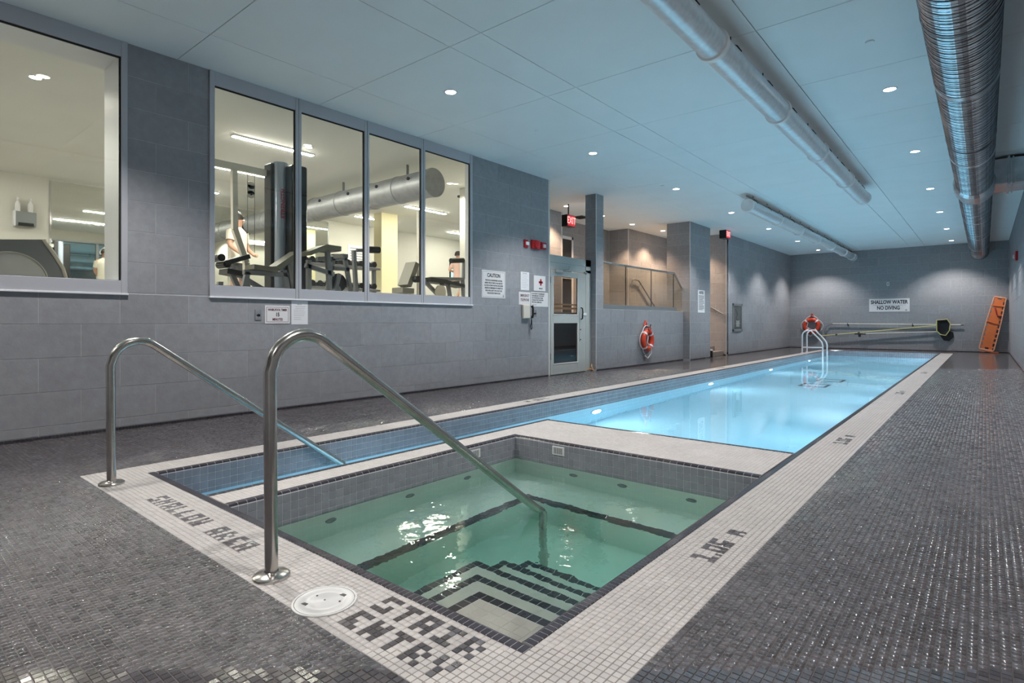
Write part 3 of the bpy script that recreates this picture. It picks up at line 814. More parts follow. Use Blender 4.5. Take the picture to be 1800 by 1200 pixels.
# water bodies
def water_body(name, outline, z0, m, label):
    b = B(); n = len(outline)
    b.add([(x, y, z0) for x, y in outline]+[(x, y, WZ) for x, y in outline], [tuple(range(n))[::-1], tuple(range(n, 2*n))]+[(i, (i+1) % n, n+(i+1) % n, n+i) for i in range(n)])
    o = obj(name, b, m); tag(o, label, 'water', kind='stuff'); return o
e = .02
water_body('pool_water', [(IX0-e, IY0-e), (DX+e, IY0-e), (DX+e, DY-e), (IX1+e, DY-e), (IX1+e, IY1+e), (IX0-e, IY1+e)], PD-.03, 'poolwater', 'still pale blue water filling the long lap pool')
water_body('spa_water', [(SX0-e, SY0-e), (SX1+e, SY0-e), (SX1+e, SY1+e), (SX0-e, SY1+e)], SD-.03, 'spawater', 'rippled clear green water filling the whirlpool')

# ------------------------------------------------------------------ lights
def area(name, loc, rot, sx, sy, e_, col, parent=None, shape='RECTANGLE'):
    d = bpy.data.lights.new(name, 'AREA'); d.shape = shape; d.size = sx; d.size_y = sy; d.energy = e_; d.color = col
    o = bpy.data.objects.new(name, d); COL.objects.link(o); o.location = loc; o.rotation_euler = rot
    if parent: o.parent = parent; o.matrix_parent_inverse = Matrix.Translation(-wloc(parent))
    return o
def downlight(label, x, y, group, watts=DOWN_W, col=(1,.95,.92)):
    t = thing('downlight', label, 'ceiling light', (0,0,ZC), group)
    obj('trim_ring', B().lathe([(.058,-.002),(.062,-.006),(.078,-.005),(.080,.0)], (0,0,ZC), 'z', 28), 'whiteframe', t, smooth=True)
    obj('lens', B().lathe([(.0001,-.0025),(.058,-.0025)], (0,0,ZC), 'z', 28), 'lens', t)
    d = bpy.data.lights.new('spot', 'SPOT'); d.energy = watts; d.color = col; d.spot_size = R(112); d.spot_blend = .55; d.shadow_soft_size = .05
    o = bpy.data.objects.new('lamp', d); COL.objects.link(o); o.location = (0,0,ZC-.03); o.parent = t; o.matrix_parent_inverse = Matrix.Translation(-wloc(t))
    t.location = (x, y, ZC); return t
ord_ = ['nearest', 'second', 'third', 'fourth', 'fifth', 'sixth', 'farthest']
first = None
for i, y in enumerate([4.57, 7.66, 10.79, 14.0, 17.1, 20.35, 23.35]):
    lab = '%s round downlight of the ceiling row on the left of the ducts' % ord_[i]
    if first is None: first = downlight(lab, -4.73, y, 'downlights left of the ducts')
    else:
        c = copy_tree(first); c.location = (-4.73, y, ZC); c['label'] = lab
for y, lab in ((1.46, 'left-row downlight added above the near end of the pool, above the frame'), (-1.65, 'left-row downlight added behind the camera')):  # unseen lamps continuing the row, added to brighten the near walls
    c = copy_tree(first); c.location = (-4.73, y, ZC); c['label'] = lab
for y, lab in ((1.46, 'right-row downlight added above the whirlpool, above the frame'), (-1.65, 'right-row downlight added behind the camera')):  # right row likewise continued with unseen lamps added for brightness
    c = copy_tree(first); c.location = (-.832, y, ZC); c['label'] = lab
for i, y in enumerate([4.6, 7.72, 10.79, 14.0, 17.13, 20.35, 23.4]):
    c = copy_tree(first); c.location = (-.832, y, ZC); c['group'] = 'downlights beside the spiral duct'
    c['label'] = 'round downlight beside the big spiral duct, just out of view' if i == 0 else '%s round downlight of the ceiling row beside the big spiral duct' % ['', 'nearest','second','third','fourth','fifth','farthest'][i]
fa = None
for i, y in enumerate([10.78, 12.36, 13.93, 15.5]):
    lab = '%s small downlight above the alcove behind the glass railing' % ['nearest', 'second', 'third', 'farthest'][i]
    c = downlight(lab, -7.36, y, 'downlights over the alcove', ALC_W, (1,.66,.42)) if fa is None else copy_tree(fa)
    if fa is None: fa = c
    c.location = (-7.36 if i < 3 else -7.2, y, ZC); c['label'] = lab
c = copy_tree(fa); c.location = (-6.9, 16.5, ZC); c['label'] = 'small downlight added over the stair foot, hidden behind the pillar'  # unseen lamp added to give the stair end wall its warm glow
for (x, y, lab) in ((-4.76, 6.27, 'small ceiling sprinkler cap between the first two left downlights'), (-4.81, 10.35, 'small ceiling sprinkler cap beside the third left downlight'), (-.834, 6.285, 'small ceiling sprinkler cap between duct and whirlpool, right side')):
    t = thing('sprinkler', lab, 'sprinkler', (x, y, ZC))
    obj('cap', B().lathe([(.0001,-.014),(.036,-.013),(.040,-.008),(.040,-.0005)], (x,y,ZC), 'z', 20), 'ceil', t, smooth=True)

# underwater pool lights: round niche fixtures with their own lamps
pf = None
def pool_light(x, y, rotz, label, e_=POOL_W, z=-.62, r_=.12, col=(.74,.90,1.0), name='underwater_light'):
    t = thing(name, label, 'pool light', (x, y, z), 'underwater lights')
    s_ = 1 if rotz == 0 else -1     # 0: faces +x, 180: faces -x
    if rotz in (0, 180):
        obj('ring', B().lathe([(r_, .0), (r_+.02, .012*s_), (r_+.02, .0)], (x, y, z), 'x', 24), 'chrome', t, smooth=True)
        obj('lens', B().lathe([(.0001, .006*s_), (r_, .006*s_)], (x, y, z), 'x', 24), 'signwhite', t)
        area('lamp', (x+.02*s_, y, z), (0, R(-90)*s_, 0), r_*1.9, r_*1.9, e_, col, t, 'DISK')
    else:
        obj('ring', B().lathe([(r_, .0), (r_+.02, .012), (r_+.02, .0)], (x, y, z), 'y', 24), 'chrome', t, smooth=True)
        obj('lens', B().lathe([(.0001, .006), (r_, .006)], (x, y, z), 'y', 24), 'signwhite', t)
        area('lamp', (x, y+.02, z), (R(90), 0, 0) if rotz == 90 else (R(-90), 0, 0), r_*1.6, r_*1.6, e_, col, t, 'DISK')
for i, y in enumerate([5.7, 7.6, 9.5, 11.4, 13.3, 15.2, 17.1, 19.0, 20.9, 22.3]):  # row out of view, added to spread the pool glow evenly
    pool_light(IX1-.002, y, 180, '%s unseen underwater light added on the right pool wall, counted from the whirlpool' % (ord_[:6]+['seventh','eighth','ninth','farthest'])[i], POOL_W*.62, -.5)
for i, y in enumerate([3.0, 7.0, 11.4, 15.6, 19.8]):
    pool_light(IX0+.002, y, 0, '%s underwater light on the left pool wall, counted from the near end' % ord_[i], POOL_W*(.35 if y < 4 else .72))
pool_light(SX1-.002, 3.1, 180, 'small unseen underwater light added on the right wall of the whirlpool', SPA_W, -.45, .06, (.9,1,.9))  # unseen lamp added to lighten the whirlpool

# ------------------------------------------------------------------ windows
def window(n, ya, yb, mull, label, dp=.5):
    w_ = structure('window_%d' % n, B().rbox(XL-.03, XL+.012, ya, yb, SILL, 1.408, .003).rbox(XL-.03, XL+.012, ya, yb, 3.518, ZC, .003), 'frame', label)
    e0 = [ya]+mull+[yb]
    for i, m_ in enumerate([ya+.026]+mull+[yb-.026]):
        hw_ = .026 if i in (0, len(e0)-1) else .037
        obj('mullion', B().rbox(XL-.03, XL+.018, m_-hw_, m_+hw_, SILL+.002, ZC-.002, .003), 'frame', w_)
        if 0 < i < len(e0)-1: obj('seam', B().box(XL+.0175, XL+.0188, m_-.0022, m_+.0022, SILL+.004, ZC-.004), 'gasket', w_)
    obj('sill_ledge', B().rbox(XL-.02, XL+.03, ya-.004, yb+.004, SILL-.012, SILL+.006, .003), 'whiteframe', w_)
    for a, c in zip(e0, e0[1:]):
        a2 = a+(.052 if a == ya else .037); c2 = c-(.052 if c == yb else .037)
        obj('pane', B().box(XL-.012, XL-.006, a2, c2, 1.408, 3.518), 'glass', w_)
        obj('gasket', B().box(XL-.014, XL-.001, a2, c2, 3.502, 3.519).box(XL-.014, XL-.001, c2-.014, c2, 1.408, 3.518).box(XL-.014,XL-.001,a2,c2,1.405,1.411), 'gasket', w_)
    # reveal on the gym side
    obj('reveal', B().box(XL-dp, XL-.03, yb-.052, yb-.03, 1.30, 3.56).box(XL-dp, XL-.03, ya+.03, ya+.052, 1.30, 3.56).box(XL-dp, XL-.03, ya+.03, yb-.03, 3.54, 3.56).box(XL-min(dp,.3), XL-.03, ya+.03, yb-.03, 1.28, 1.39), 'whiteframe', w_)
    return w_
window(1, W1[0], W1[1], [.3], 'large interior window to the gym at the left edge, silver frame')
window(2, W2[0], W2[1], [3.541, 4.51, 5.485], 'four-pane interior window to the gym, silver frame', .10)

# ------------------------------------------------------------------ gym room shell
GF = 1.2; GC = 3.85; GX = -14.15
gs = structure('gym_floor', B().box(GX-.1, X0-.14, -4.0, 15.0, GF-.1, GF), 'gymfloor', 'dark gym floor behind the windows')
structure('gym_ceiling', B().box(GX-.1, X0-.14, -4.0, 8.62, GC, GC+.08).box(GX-.1, -8.6, 8.62, 15.1, GC, GC+.08), 'gymceil', 'plain gym ceiling')
structure('gym_wall_far', B().box(GX-.1, GX, -4.0, 15.1, GF, GC), 'gymwhite', 'white gym wall')
structure('gym_wall_near_end', B().box(GX-.1, X0-.14, -4.1, -4.0, GF, GC), 'gymwhite', 'white gym end wall')
structure('gym_wall_other_end', B().box(GX-.1, -8.55, 15.0, 15.1, GF, GC).box(-8.62, -8.55, 8.6, 15.0, GF, GC+.1), 'gymwhite', 'white gym end wall, far')
structure('gym_wall_window_side', B().box(X0-.15, X0-.141, -4.0, W1[0], GF, GC).box(X0-.15, X0-.141, W1[1], W2[0], GF, GC).box(X0-.11, X0-.101, W2[1], 8.6, GF, GC).box(X0-.15, X0-.141, -4, 8.6, 3.56, GC), 'gymwhite', 'white gym wall round the windows')
mr = structure('gym_mirror', B().box(GX, GX+.01, 2.75, 8.9, GF+.1, GC-.05), 'mirror', 'tall wall mirror in the gym')
for k in range(6): obj('mirror_joint', B().box(GX+.01, GX+.013, 2.74+k*1.23, 2.77+k*1.23, GF+.1, GC-.05), 'chrome' if k == 0 else 'metalbox', mr)
structure('gym_column', B().box(-12.3, -11.98, 9.10, 9.62, GF, GC), 'cream', 'pale yellow lit column in the gym')
# gym strip lights
gs0 = None
spots = [(-8.74, 4.55, 'strip light nearest the four-pane window'), (-10.73, 4.75, 'strip light behind the cable machine'), (-12.9, 4.75, 'strip light against the mirror wall, near end'),
         (-8.74, 9.6, 'strip light beyond the fourth pane, hidden by the wall'), (-10.83, 9.6, 'strip light seen through the fourth pane'), (-12.88, 9.6, 'strip light seen through the second pane'),
         (-10.73, 0.2, 'strip light behind the left window'), (-12.9, 0.2, 'strip light at the left window, far wall'), (-8.3, -1.9, 'strip light left of view'), (-10.8, 13.0, 'strip light at the gym far end'), (-12.9, 13.0, 'strip light at the gym far corner')]
for (x, y, lab) in spots:
    if gs0 is None:
        gs0 = thing('strip_light', lab, 'ceiling light', (0,0,GC), 'gym strip lights')
        obj('housing', B().rbox(-.05,.05,-.68,.68,GC-.02,GC-.001,.003), 'whiteframe', gs0); obj('diffuser', B().rbox(-.038,.038,-.665,.665,GC-.028,GC-.0195,.003), 'strip', gs0)
        gs0.location = (x, y, GC); c = gs0
    else: c = copy_tree(gs0); c.location = (x, y, GC)
    c['label'] = lab
for (x, y, lab) in ((-8.45, 1.51, 'round gym downlight seen through the left window'), (-8.41, 8.1, 'round gym downlight seen through the fourth pane'), (-8.43, 4.95, 'round gym downlight beside the strip light, seen through the second pane')):
    t = thing('gym_downlight', lab, 'ceiling light', (x, y, GC), 'gym downlights')
    obj('trim_ring', B().lathe([(.055,-.002),(.06,-.006),(.08,-.004),(.082,-.0005)], (x,y,GC), 'z', 24), 'whiteframe', t, smooth=True)
    obj('lens', B().lathe([(.0001,-.003),(.055,-.003)], (x,y,GC), 'z', 24), 'lens', t)
    d = bpy.data.lights.new('spot', 'SPOT'); d.energy = 160; d.color = (1,.94,.84); d.spot_size = R(150); d.spot_blend = .6; d.shadow_soft_size = .05
    o = bpy.data.objects.new('lamp', d); COL.objects.link(o); o.location = (x,y,GC-.03); o.parent = t; o.matrix_parent_inverse = Matrix.Translation(-wloc(t))
#PART2
# ------------------------------------------------------------------ door to the stair
dr = structure('door_1', B().rbox(-6.33, -6.285, 8.60, 8.66, 0, 2.29, .003).rbox(-6.33, -6.285, 9.90, 10.10, 0, 2.29, .003).rbox(-6.33, -6.285, 8.60, 10.10, 2.015, 2.075, .003).rbox(-6.33, -6.285, 8.60, 10.10, 2.15, 2.29, .003).rbox(-6.325, -6.295, 8.66, 9.90, 2.07, 2.16, .003), 'doormetal', 'pale grey metal door with two glass panes, standing in its frame')
leaf = obj('door_leaf', B().rbox(-6.32, -6.28, 8.67, 8.745, .012, 2.0, .003).rbox(-6.32, -6.28, 9.60, 9.72, .012, 2.0, .003).rbox(-6.32, -6.28, 8.745, 9.60, .012, .205, .003).rbox(-6.32, -6.28, 8.745, 9.60, .99, 1.15, .003).rbox(-6.32, -6.28, 8.745, 9.60, 1.89, 2.0, .003).rbox(-6.315, -6.285, 9.72, 9.895, .012, 2.0, .002), 'doormetal', dr)
obj('pane', B().box(-6.304, -6.297, 8.74, 9.605, 1.145, 1.895), 'doorglass', leaf); obj('pane', B().box(-6.304, -6.297, 8.74, 9.605, .20, .995), 'doorglass', leaf)
obj('glazing_bead', B().rbox(-6.285,-6.274,8.745,8.76,1.15,1.89,.002).rbox(-6.285,-6.274,9.585,9.60,1.15,1.89,.002).rbox(-6.285,-6.274,8.745,8.76,.205,.99,.002).rbox(-6.285,-6.274,9.585,9.60,.205,.99,.002).rbox(-6.285,-6.274,8.745,9.6,.205,.222,.002).rbox(-6.285,-6.274,8.745,9.6,1.15,1.165,.002), 'signwhite', leaf)
obj('blind_slats', B().rbox(-6.312,-6.306,8.75,9.6,1.20,1.205,.001).rbox(-6.312,-6.306,8.75,9.6,1.26,1.30,.001).rbox(-6.312,-6.306,8.75,9.6,1.34,1.37,.001), 'wood', leaf)
obj('handle', B().tube([(-6.27,9.70,1.30),(-6.235,9.70,1.29),(-6.225,9.70,1.2),(-6.235,9.70,1.08),(-6.27,9.70,1.07)], .013, 8), 'black', leaf, smooth=True)
obj('pull_plate', B().rbox(-6.282,-6.272,9.655,9.70,.62,1.05,.003), 'doormetal', leaf)
obj('lock', B().rbox(-6.285,-6.262,9.74,9.90,1.15,1.20,.003), 'signwhite', leaf)
for z in (.86, .66): obj('bolt', B().cyl((-6.275,9.678,z),(-6.262,9.678,z),.012,12), 'black', leaf, smooth=True)
obj('hinge', B().rbox(-6.285,-6.265,9.83,9.93,2.0,2.035,.003), 'metalbox', dr); obj('hinge', B().rbox(-6.285,-6.27,8.655,8.675,1.75,1.87,.002), 'metalbox', dr); obj('hinge', B().rbox(-6.285,-6.27,8.655,8.675,.3,.42,.002), 'metalbox', dr)
c = obj('door_closer', B().rbox(-6.28,-6.235,8.80,9.02,1.955,2.01,.006), 'doormetal', dr)
obj('arm', B().tube([(-6.25,8.9,2.01),(-6.20,9.15,2.03),(-6.27,9.28,2.10)], .007, 8), 'metalbox', c, smooth=True)
t = tag(obj('door_stop', B().tube([(-6.27,9.93,.03),(-6.21,9.98,.05),(-6.18,10.03,.02),(-6.22,10.02,.09),(-6.25,10.08,.14)], .014, 8), 'wood', smooth=True), 'rusty floor hook at the foot of the grey door', 'door stop')

# landing, stairs and glass railing in the alcove
ld = structure('stair_landing', B().box(-8.42, -6.45, 8.63, 14.5, 1.02, 1.15).box(-6.48, -6.45, 8.63, 14.5, 0, 1.15), 'walldark', 'raised landing behind the door and railing, coloured near-black for the dark beneath it')  # near-black colour stands in for the darkness under the landing
st = structure('stair', B().box(-7.78, -6.63, 14.5, 14.8, 0, 1.0), 'stain', 'tiled stair going down behind the pillar')
for k in range(4): obj('tread', B().rbox(-7.78, -6.63, 14.8+.28*k, 15.08+.28*k, 0, .86-.14*k, .004), 'stain', st)
for k in range(3): obj('tread', B().rbox(-6.9+.28*k, -6.62+.28*k, 15.95, 17.24, 0, .42-.14*k, .004), 'stain', st)
rl = thing('glass_railing', 'glass balustrade with a steel top rail standing on the low wall', 'railing', (-6.2, 12.3, 1.29))
obj('shoe', B().rbox(-6.235, -6.175, 10.43, 14.1, 1.292, 1.385, .003), 'metalbox', rl)
for a, c in ((10.43, 11.43), (11.445, 12.70), (12.715, 13.98)): obj('glass_panel', B().box(-6.211, -6.199, a, c, 1.385, 2.25), 'tint', rl)
obj('glass_panel', B().prism([(13.995,1.0),(14.5,.7),(14.5,1.88),(13.995,2.25)], -6.211, -6.199, Matrix(((0,0,1,0),(1,0,0,0),(0,1,0,0),(0,0,0,1)))), 'tint', rl)
obj('top_rail', B().tube([(-6.205,10.41,2.275),(-6.205,14.03,2.275),(-6.205,14.49,1.92)], .024, 14), 'steel', rl, smooth=True)
for y in (11.4375, 12.7075, 13.9875): obj('glass_joint', B().box(-6.2115, -6.1985, y-.008, y+.008, 1.385, 2.25), 'black', rl)
def handrail(label, pts, brk, r=.021):
    t = thing('stair_handrail', label, 'handrail', pts[0])
    obj('rail', B().tube(pts, r, 12), 'metalbox', t, smooth=True)
    for a, b_ in brk: obj('bracket', B().tube([a, ((a[0]+b_[0])/2, (a[1]+b_[1])/2, min(a[2], b_[2])-.03), b_], .010, 8), 'chrome', t, smooth=True)
handrail('dark handrail sloping down the alcove wall behind the glass railing', [(-7.76,14.62,2.05),(-7.72,14.64,2.21),(-7.72,14.72,2.235),(-7.72,15.0,2.22),(-7.72,16.3,1.30)], [((-7.785,15.1,2.05),(-7.72,15.1,2.14)), ((-7.785,16.1,1.32),(-7.72,16.1,1.43))])
handrail('dark handrail at the foot of the stair, seen between pillar and side wall', [(-7.0,17.19,1.80),(-6.05,17.19,1.245)], [((-6.3,17.245,1.32),(-6.3,17.19,1.38))])
# far door frame and wood panels on the alcove back wall
t = structure('door_2', B().rbox(-8.41,-8.37,11.62,11.70,1.15,3.25,.003).rbox(-8.41,-8.37,12.50,12.58,1.15,3.25,.003).rbox(-8.41,-8.37,11.62,12.58,3.17,3.25,.003), 'whiteframe', 'narrow glazed door at the back of the alcove')
obj('door_leaf', B().rbox(-8.405,-8.375,11.70,12.5,1.15,3.17,.003), 'walldark', t); obj('push_bar', B().cyl((-8.35,11.75,2.15),(-8.35,12.45,2.15),.02,10), 'chrome', t)
# exit signs
def exit_sign(label, x, y, z, w_=.30, h_=.20, d_=.11):
    t = thing('exit_sign', label, 'exit sign', (x, y, z), 'exit signs')
    obj('housing', B().rbox(x-d_/2, x+d_/2, y-w_/2, y+w_/2, z-h_/2, z+h_/2, .006), 'black', t)
    obj('face', B().rbox(x+d_/2-.004, x+d_/2+.004, y-w_/2+.015, y+w_/2-.015, z-h_/2+.015, z+h_/2-.015, .002), 'redglow', t)
    text('EXIT', h_*.82, (x+d_/2+.0055, y, z), ROT_L, 'exitletters', t, bold=.003, xs=.78)
    obj('mount', B().rbox(x-.012, x+.012, y-.012, y+.012, z+h_/2-.002, ZC-.0005, .003), 'black', t)
exit_sign('lit red exit sign hanging over the alcove above the grey door', -7.20, 10.62, 3.28, .32, .26, .16)
exit_sign('dark red exit sign hanging at the corner of the stair opening', -5.80, 16.62, 3.545, .36, .235, .20)
# dark bin by the stair foot
t = thing('stair_post', 'small black bollard with white cap beside the pillar foot', 'post', (-6.02, 16.12, 0))
obj('body', B().lathe([(.0001,0),(.05,.0),(.05,.19),(.0001,.19)], (-6.02,16.12,0), 'z', 16), 'black', t, smooth=True); obj('cap', B().lathe([(.052,.19),(.052,.225),(.0001,.23)], (-6.02,16.12,0), 'z', 16), 'signwhite', t, smooth=True)

# ------------------------------------------------------------------ signs and devices on the left wall
def plate_l(name, label, cat, y0, y1, z0, z1, m='signwhite', X=XL, th_=.006, border=None):
    t = thing(name, label, cat, (X, (y0+y1)/2, (z0+z1)/2))
    obj('plate', B().rbox(X+.0005, X+th_, y0, y1, z0, z1, .0015), m, t)
    if border:
        i = .018; e_ = .004; x1 = X+th_+.0006
        obj('border', B().box(X+th_-.001,x1,y0+i,y1-i,z1-i-e_,z1-i).box(X+th_-.001,x1,y0+i,y1-i,z0+i,z0+i+e_).box(X+th_-.001,x1,y0+i,y0+i+e_,z0+i,z1-i).box(X+th_-.001,x1,y1-i-e_,y1-i,z0+i,z1-i), border, t)
    return t
def lines(t, X, y, ztop, pitch, rows, size, m, xs=.8, bold=.001, align='CENTER'):
    for k, s_ in enumerate(rows):
        if s_: text(s_, size, (X+.0066, y, ztop-k*pitch), ROT_L, m, t, bold=bold, xs=xs, align=align)
t = plate_l('caution_sign', 'white caution sign with many lines of black text, right of the four-pane window', 'sign', 6.735, 7.325, 1.41, 1.864, border='inkgrey')
text('CAUTION', .088, (XL+.0066, 7.03, 1.782), ROT_L, 'ink', t, bold=.002, xs=.82)
lines(t, XL, 7.03, 1.70, .042, ['THIS POOL IS UNSUPERVISED. BATHERS', 'UNDER TWELVE YEARS OF AGE ARE NOT', 'ALLOWED WITHIN THE POOL ENCLOSURE', 'UNLESS ACCOMPANIED BY A PARENT OR', 'HIS OR HER AGENT WHO IS NOT LESS', 'THAN SIXTEEN YEARS OF AGE.'], .036, 'ink', .66, .0006)
obj('mark', B().prism([(-.014,-.02),(.014,-.02),(.004,.02),(-.004,.02)], 0, .001, Matrix.Translation((XL+.006,7.27,1.455)) @ Matrix(((0,0,1,0),(1,0,0,0),(0,1,0,0),(0,0,0,1)))), 'inkgrey', t)
t = plate_l('notice_sheet', 'tall white printed notice above the emergency telephone sign', 'notice', 7.74, 7.98, 1.575, 1.90, 'paper')
text('POOL RULES', .022, (XL+.0066,7.85,1.875), ROT_L, 'inkgrey', t)
for k in range(9): obj('print_line', B().box(XL+.0055,XL+.0066,7.765,7.95-(.03 if k % 3 == 2 else 0),1.85-k*.028,1.853-k*.028), 'inkgrey', t)
t = plate_l('first_aid_sign', 'white sign with a red cross, left of the grey door', 'sign', 8.118, 8.47, 1.58, 1.86)
obj('cross', B().box(XL+.0055,XL+.0072,8.325-.022,8.325+.022,1.68,1.80).box(XL+.0055,XL+.0072,8.325-.062,8.325+.062,1.72,1.76), 'inkred', t)
text('FIRST AID', .03, (XL+.0066,8.325,1.625), ROT_L, 'ink', t, bold=.001, xs=.8)
t = plate_l('emergency_sign', 'white emergency telephone sign with maroon letters above the telephone', 'sign', 7.69, 8.018, 1.32, 1.545)
text('EMERGENCY', .066, (XL+.0066,7.855,1.48), ROT_L, 'inkmaroon', t, bold=.001, xs=.68); text('TELEPHONE', .066, (XL+.0066,7.855,1.405), ROT_L, 'inkmaroon', t, bold=.001, xs=.68)
t = plate_l('instruction_sign', 'white sign with five lines of small black text beside the emergency telephone sign', 'sign', 8.035, 8.555, 1.292, 1.556)
lines(t, XL, 8.06, 1.525, .038, ['IN THE EVENT OF AN EMERGENCY', 'FROM EMERGENCY STEP NOTIFY', 'AND THE NECESSARY PHONE,', 'AVAILABLE FROM THIS PHONE:', 'FIRE, POLICE, AMBULANCE'], .034, 'ink', .72, .0006, 'LEFT')
text('IN CASE OF FIRE', .018, (XL+.0066,8.06,1.325), ROT_L, 'inkgrey', t, align='LEFT'); 
t = plate_l('timer_sign', 'white whirlpool timer sign with maroon border under the four-pane window', 'sign', 3.136, 3.435, .998, 1.205, border='inkmaroon')
text('WHIRLPOOL TIMER', .036, (XL+.0066,3.2855,1.155), ROT_L, 'inkmaroon', t, bold=.001, xs=.72); text('15', .06, (XL+.0066,3.2855,1.10), ROT_L, 'ink', t, bold=.002, xs=.8); text('MINUTES', .042, (XL+.0066,3.2855,1.045), ROT_L, 'inkmaroon', t, bold=.001, xs=.72)
t = plate_l('posted_sheet', 'white paper notice taped beside the whirlpool timer sign', 'notice', 3.457, 3.668, .987, 1.268, 'paper', th_=.002)
text('NOTICE', .016, (XL+.003,3.56,1.225), ROT_L, 'inkgrey', t)
for k in range(8): obj('print_line', B().box(XL+.0015,XL+.0026,3.485+(.02 if k < 2 else 0),3.64-(.06 if k > 5 else .01*(k % 3)),1.20-k*.022,1.2025-k*.022), 'inkgrey', t)
def switch(name, label, y0, y1, z0, z1):
    t = plate_l(name, label, 'switch', y0, y1, z0, z1, 'chrome', th_=.008)
    obj('knob', B().lathe([(.0001,.026),(.014,.024),(.016,.008)], (XL,(y0+y1)/2+.002,(z0+z1)/2-.005), 'x', 12), 'black', t, smooth=True)
switch('timer_switch', 'small metal timer switch left of the whirlpool timer sign', 3.024, 3.094, 1.037, 1.156)
switch('key_switch', 'small metal key switch below the instruction sign near the door', 8.10, 8.20, 1.115, 1.228)
t = thing('wall_telephone', 'beige wall telephone with black handset under the emergency telephone sign', 'telephone', (XL, 7.87, 1.2))
obj('body', B().rbox(XL+.001, XL+.06, 7.76, 7.95, 1.075, 1.32, .012), 'machinewhite', t)
obj('handset', B().tube([(XL+.075,7.975,1.30),(XL+.095,7.975,1.26),(XL+.095,7.975,1.14),(XL+.075,7.975,1.09)], [.026,.018,.018,.026], 10), 'black', t, smooth=True)
obj('cord', B().tube([(XL+.06,7.975,1.09),(XL+.05,7.985,1.0),(XL+.05,7.96,.93),(XL+.05,7.985,.88),(XL+.055,8.0,.90),(XL+.055,7.99,1.06)], .008, 6), 'black', t, smooth=True)
t = thing('strobe_light', 'red fire strobe with white lens on the left wall above the notices', 'alarm', (XL, 7.875, 2.42))
obj('base', B().rbox(XL+.001, XL+.03, 7.82, 7.93, 2.335, 2.475, .008), 'red', t); obj('lens', B().rbox(XL+.03, XL+.055, 7.84, 7.93, 2.375, 2.435, .008), 'signwhite', t)
t = thing('fire_bell', 'large red fire bell box between strobe and horn on the left wall', 'alarm', (XL, 8.13, 2.42))
obj('box', B().rbox(XL+.001, XL+.05, 8.02, 8.26, 2.33, 2.49, .008), 'red', t); obj('gong', B().lathe([(.0001,.10),(.04,.098),(.07,.085),(.085,.05)], (XL,8.14,2.41), 'x', 24), 'red', t, smooth=True)
t = thing('pull_station', 'red and white fire pull station nearest the grey door', 'alarm', (XL, 8.385, 2.41))
obj('body', B().rbox(XL+.001, XL+.045, 8.31, 8.46, 2.35, 2.475, .008), 'red', t); obj('pull', B().rbox(XL+.045, XL+.058, 8.345, 8.425, 2.375, 2.44, .004), 'signwhite', t)
# pillar notice
t = plate_l('pillar_notice', 'tall narrow white notice on the tiled pillar', 'notice', 15.02, 15.50, 1.265, 1.88, 'paper', X=XP)
text('NOTICE', .10, (XP+.0066,15.26,1.81), ROT_L, 'ink', t, bold=.004, xs=.8)
for k in range(12): obj('print_line', B().box(XP+.0055,XP+.0068,15.07,15.45-(.08 if k % 4 == 3 else 0),1.72-k*.034,1.733-k*.034), 'ink', t)
# hose cabinet
t = thing('extinguisher_cabinet', 'recessed grey metal cabinet with a glass door on the far side wall', 'cabinet', (XP, 18.2, 1.14))
y0, y1, z0, z1 = 17.76, 18.62, .72, 1.585
obj('frame', B().rbox(XP+.001,XP+.03,y0,y0+.07,z0,z1,.004).rbox(XP+.001,XP+.03,y1-.07,y1,z0,z1,.004).rbox(XP+.001,XP+.03,y0,y1,z0,z0+.07,.004).rbox(XP+.001,XP+.03,y0,y1,z1-.07,z1,.004), 'metalbox', t)
obj('back', B().box(XP+.0005,XP+.003,y0+.07,y1-.07,z0+.07,z1-.07), 'inkgrey', t)
obj('glass_door', B().box(XP+.016,XP+.02,y0+.07,y1-.07,z0+.07,z1-.07), 'tint', t)
obj('tag', B().box(XP+.006,XP+.008,18.1,18.4,.86,1.06), 'paper', t); obj('hose', B().tube([(XP+.01,18.05,1.4),(XP+.01,18.2,1.25),(XP+.01,18.1,1.12),(XP+.01,18.25,1.05)], .008, 8), 'black', t, smooth=True)

# ------------------------------------------------------------------ far wall things
Yf = YF-.001
t = thing('pool_sign', 'white shallow water no diving sign on the far wall', 'sign', (-2.66, Yf, 1.62))
obj('plate', B().rbox(-3.27, -2.045, Yf-.008, Yf, 1.382, 1.853, .002), 'signwhite', t)
text('SHALLOW WATER', .185, (-2.66,Yf-.0085,1.725), ROT_F, 'ink', t, bold=.006, xs=.72); text('NO DIVING', .185, (-2.68,Yf-.0085,1.515), ROT_F, 'ink', t, bold=.006, xs=.72)
obj('rule', B().box(-3.15,-2.16,Yf-.0088,Yf-.007,1.613,1.62), 'inkgrey', t); obj('mark', B().box(-2.17,-2.12,Yf-.0088,Yf-.007,1.42,1.455), 'inkgrey', t)
t = thing('wall_plate', 'tiny white electrical plate high on the far wall', 'switch', (-2.69, Yf, 2.385)); obj('plate', B().rbox(-2.73,-2.65,Yf-.01,Yf,2.32,2.45,.003), 'signwhite', t); obj('slot', B().box(-2.705,-2.675,Yf-.0115,Yf-.009,2.35,2.42), 'inkgrey', t)

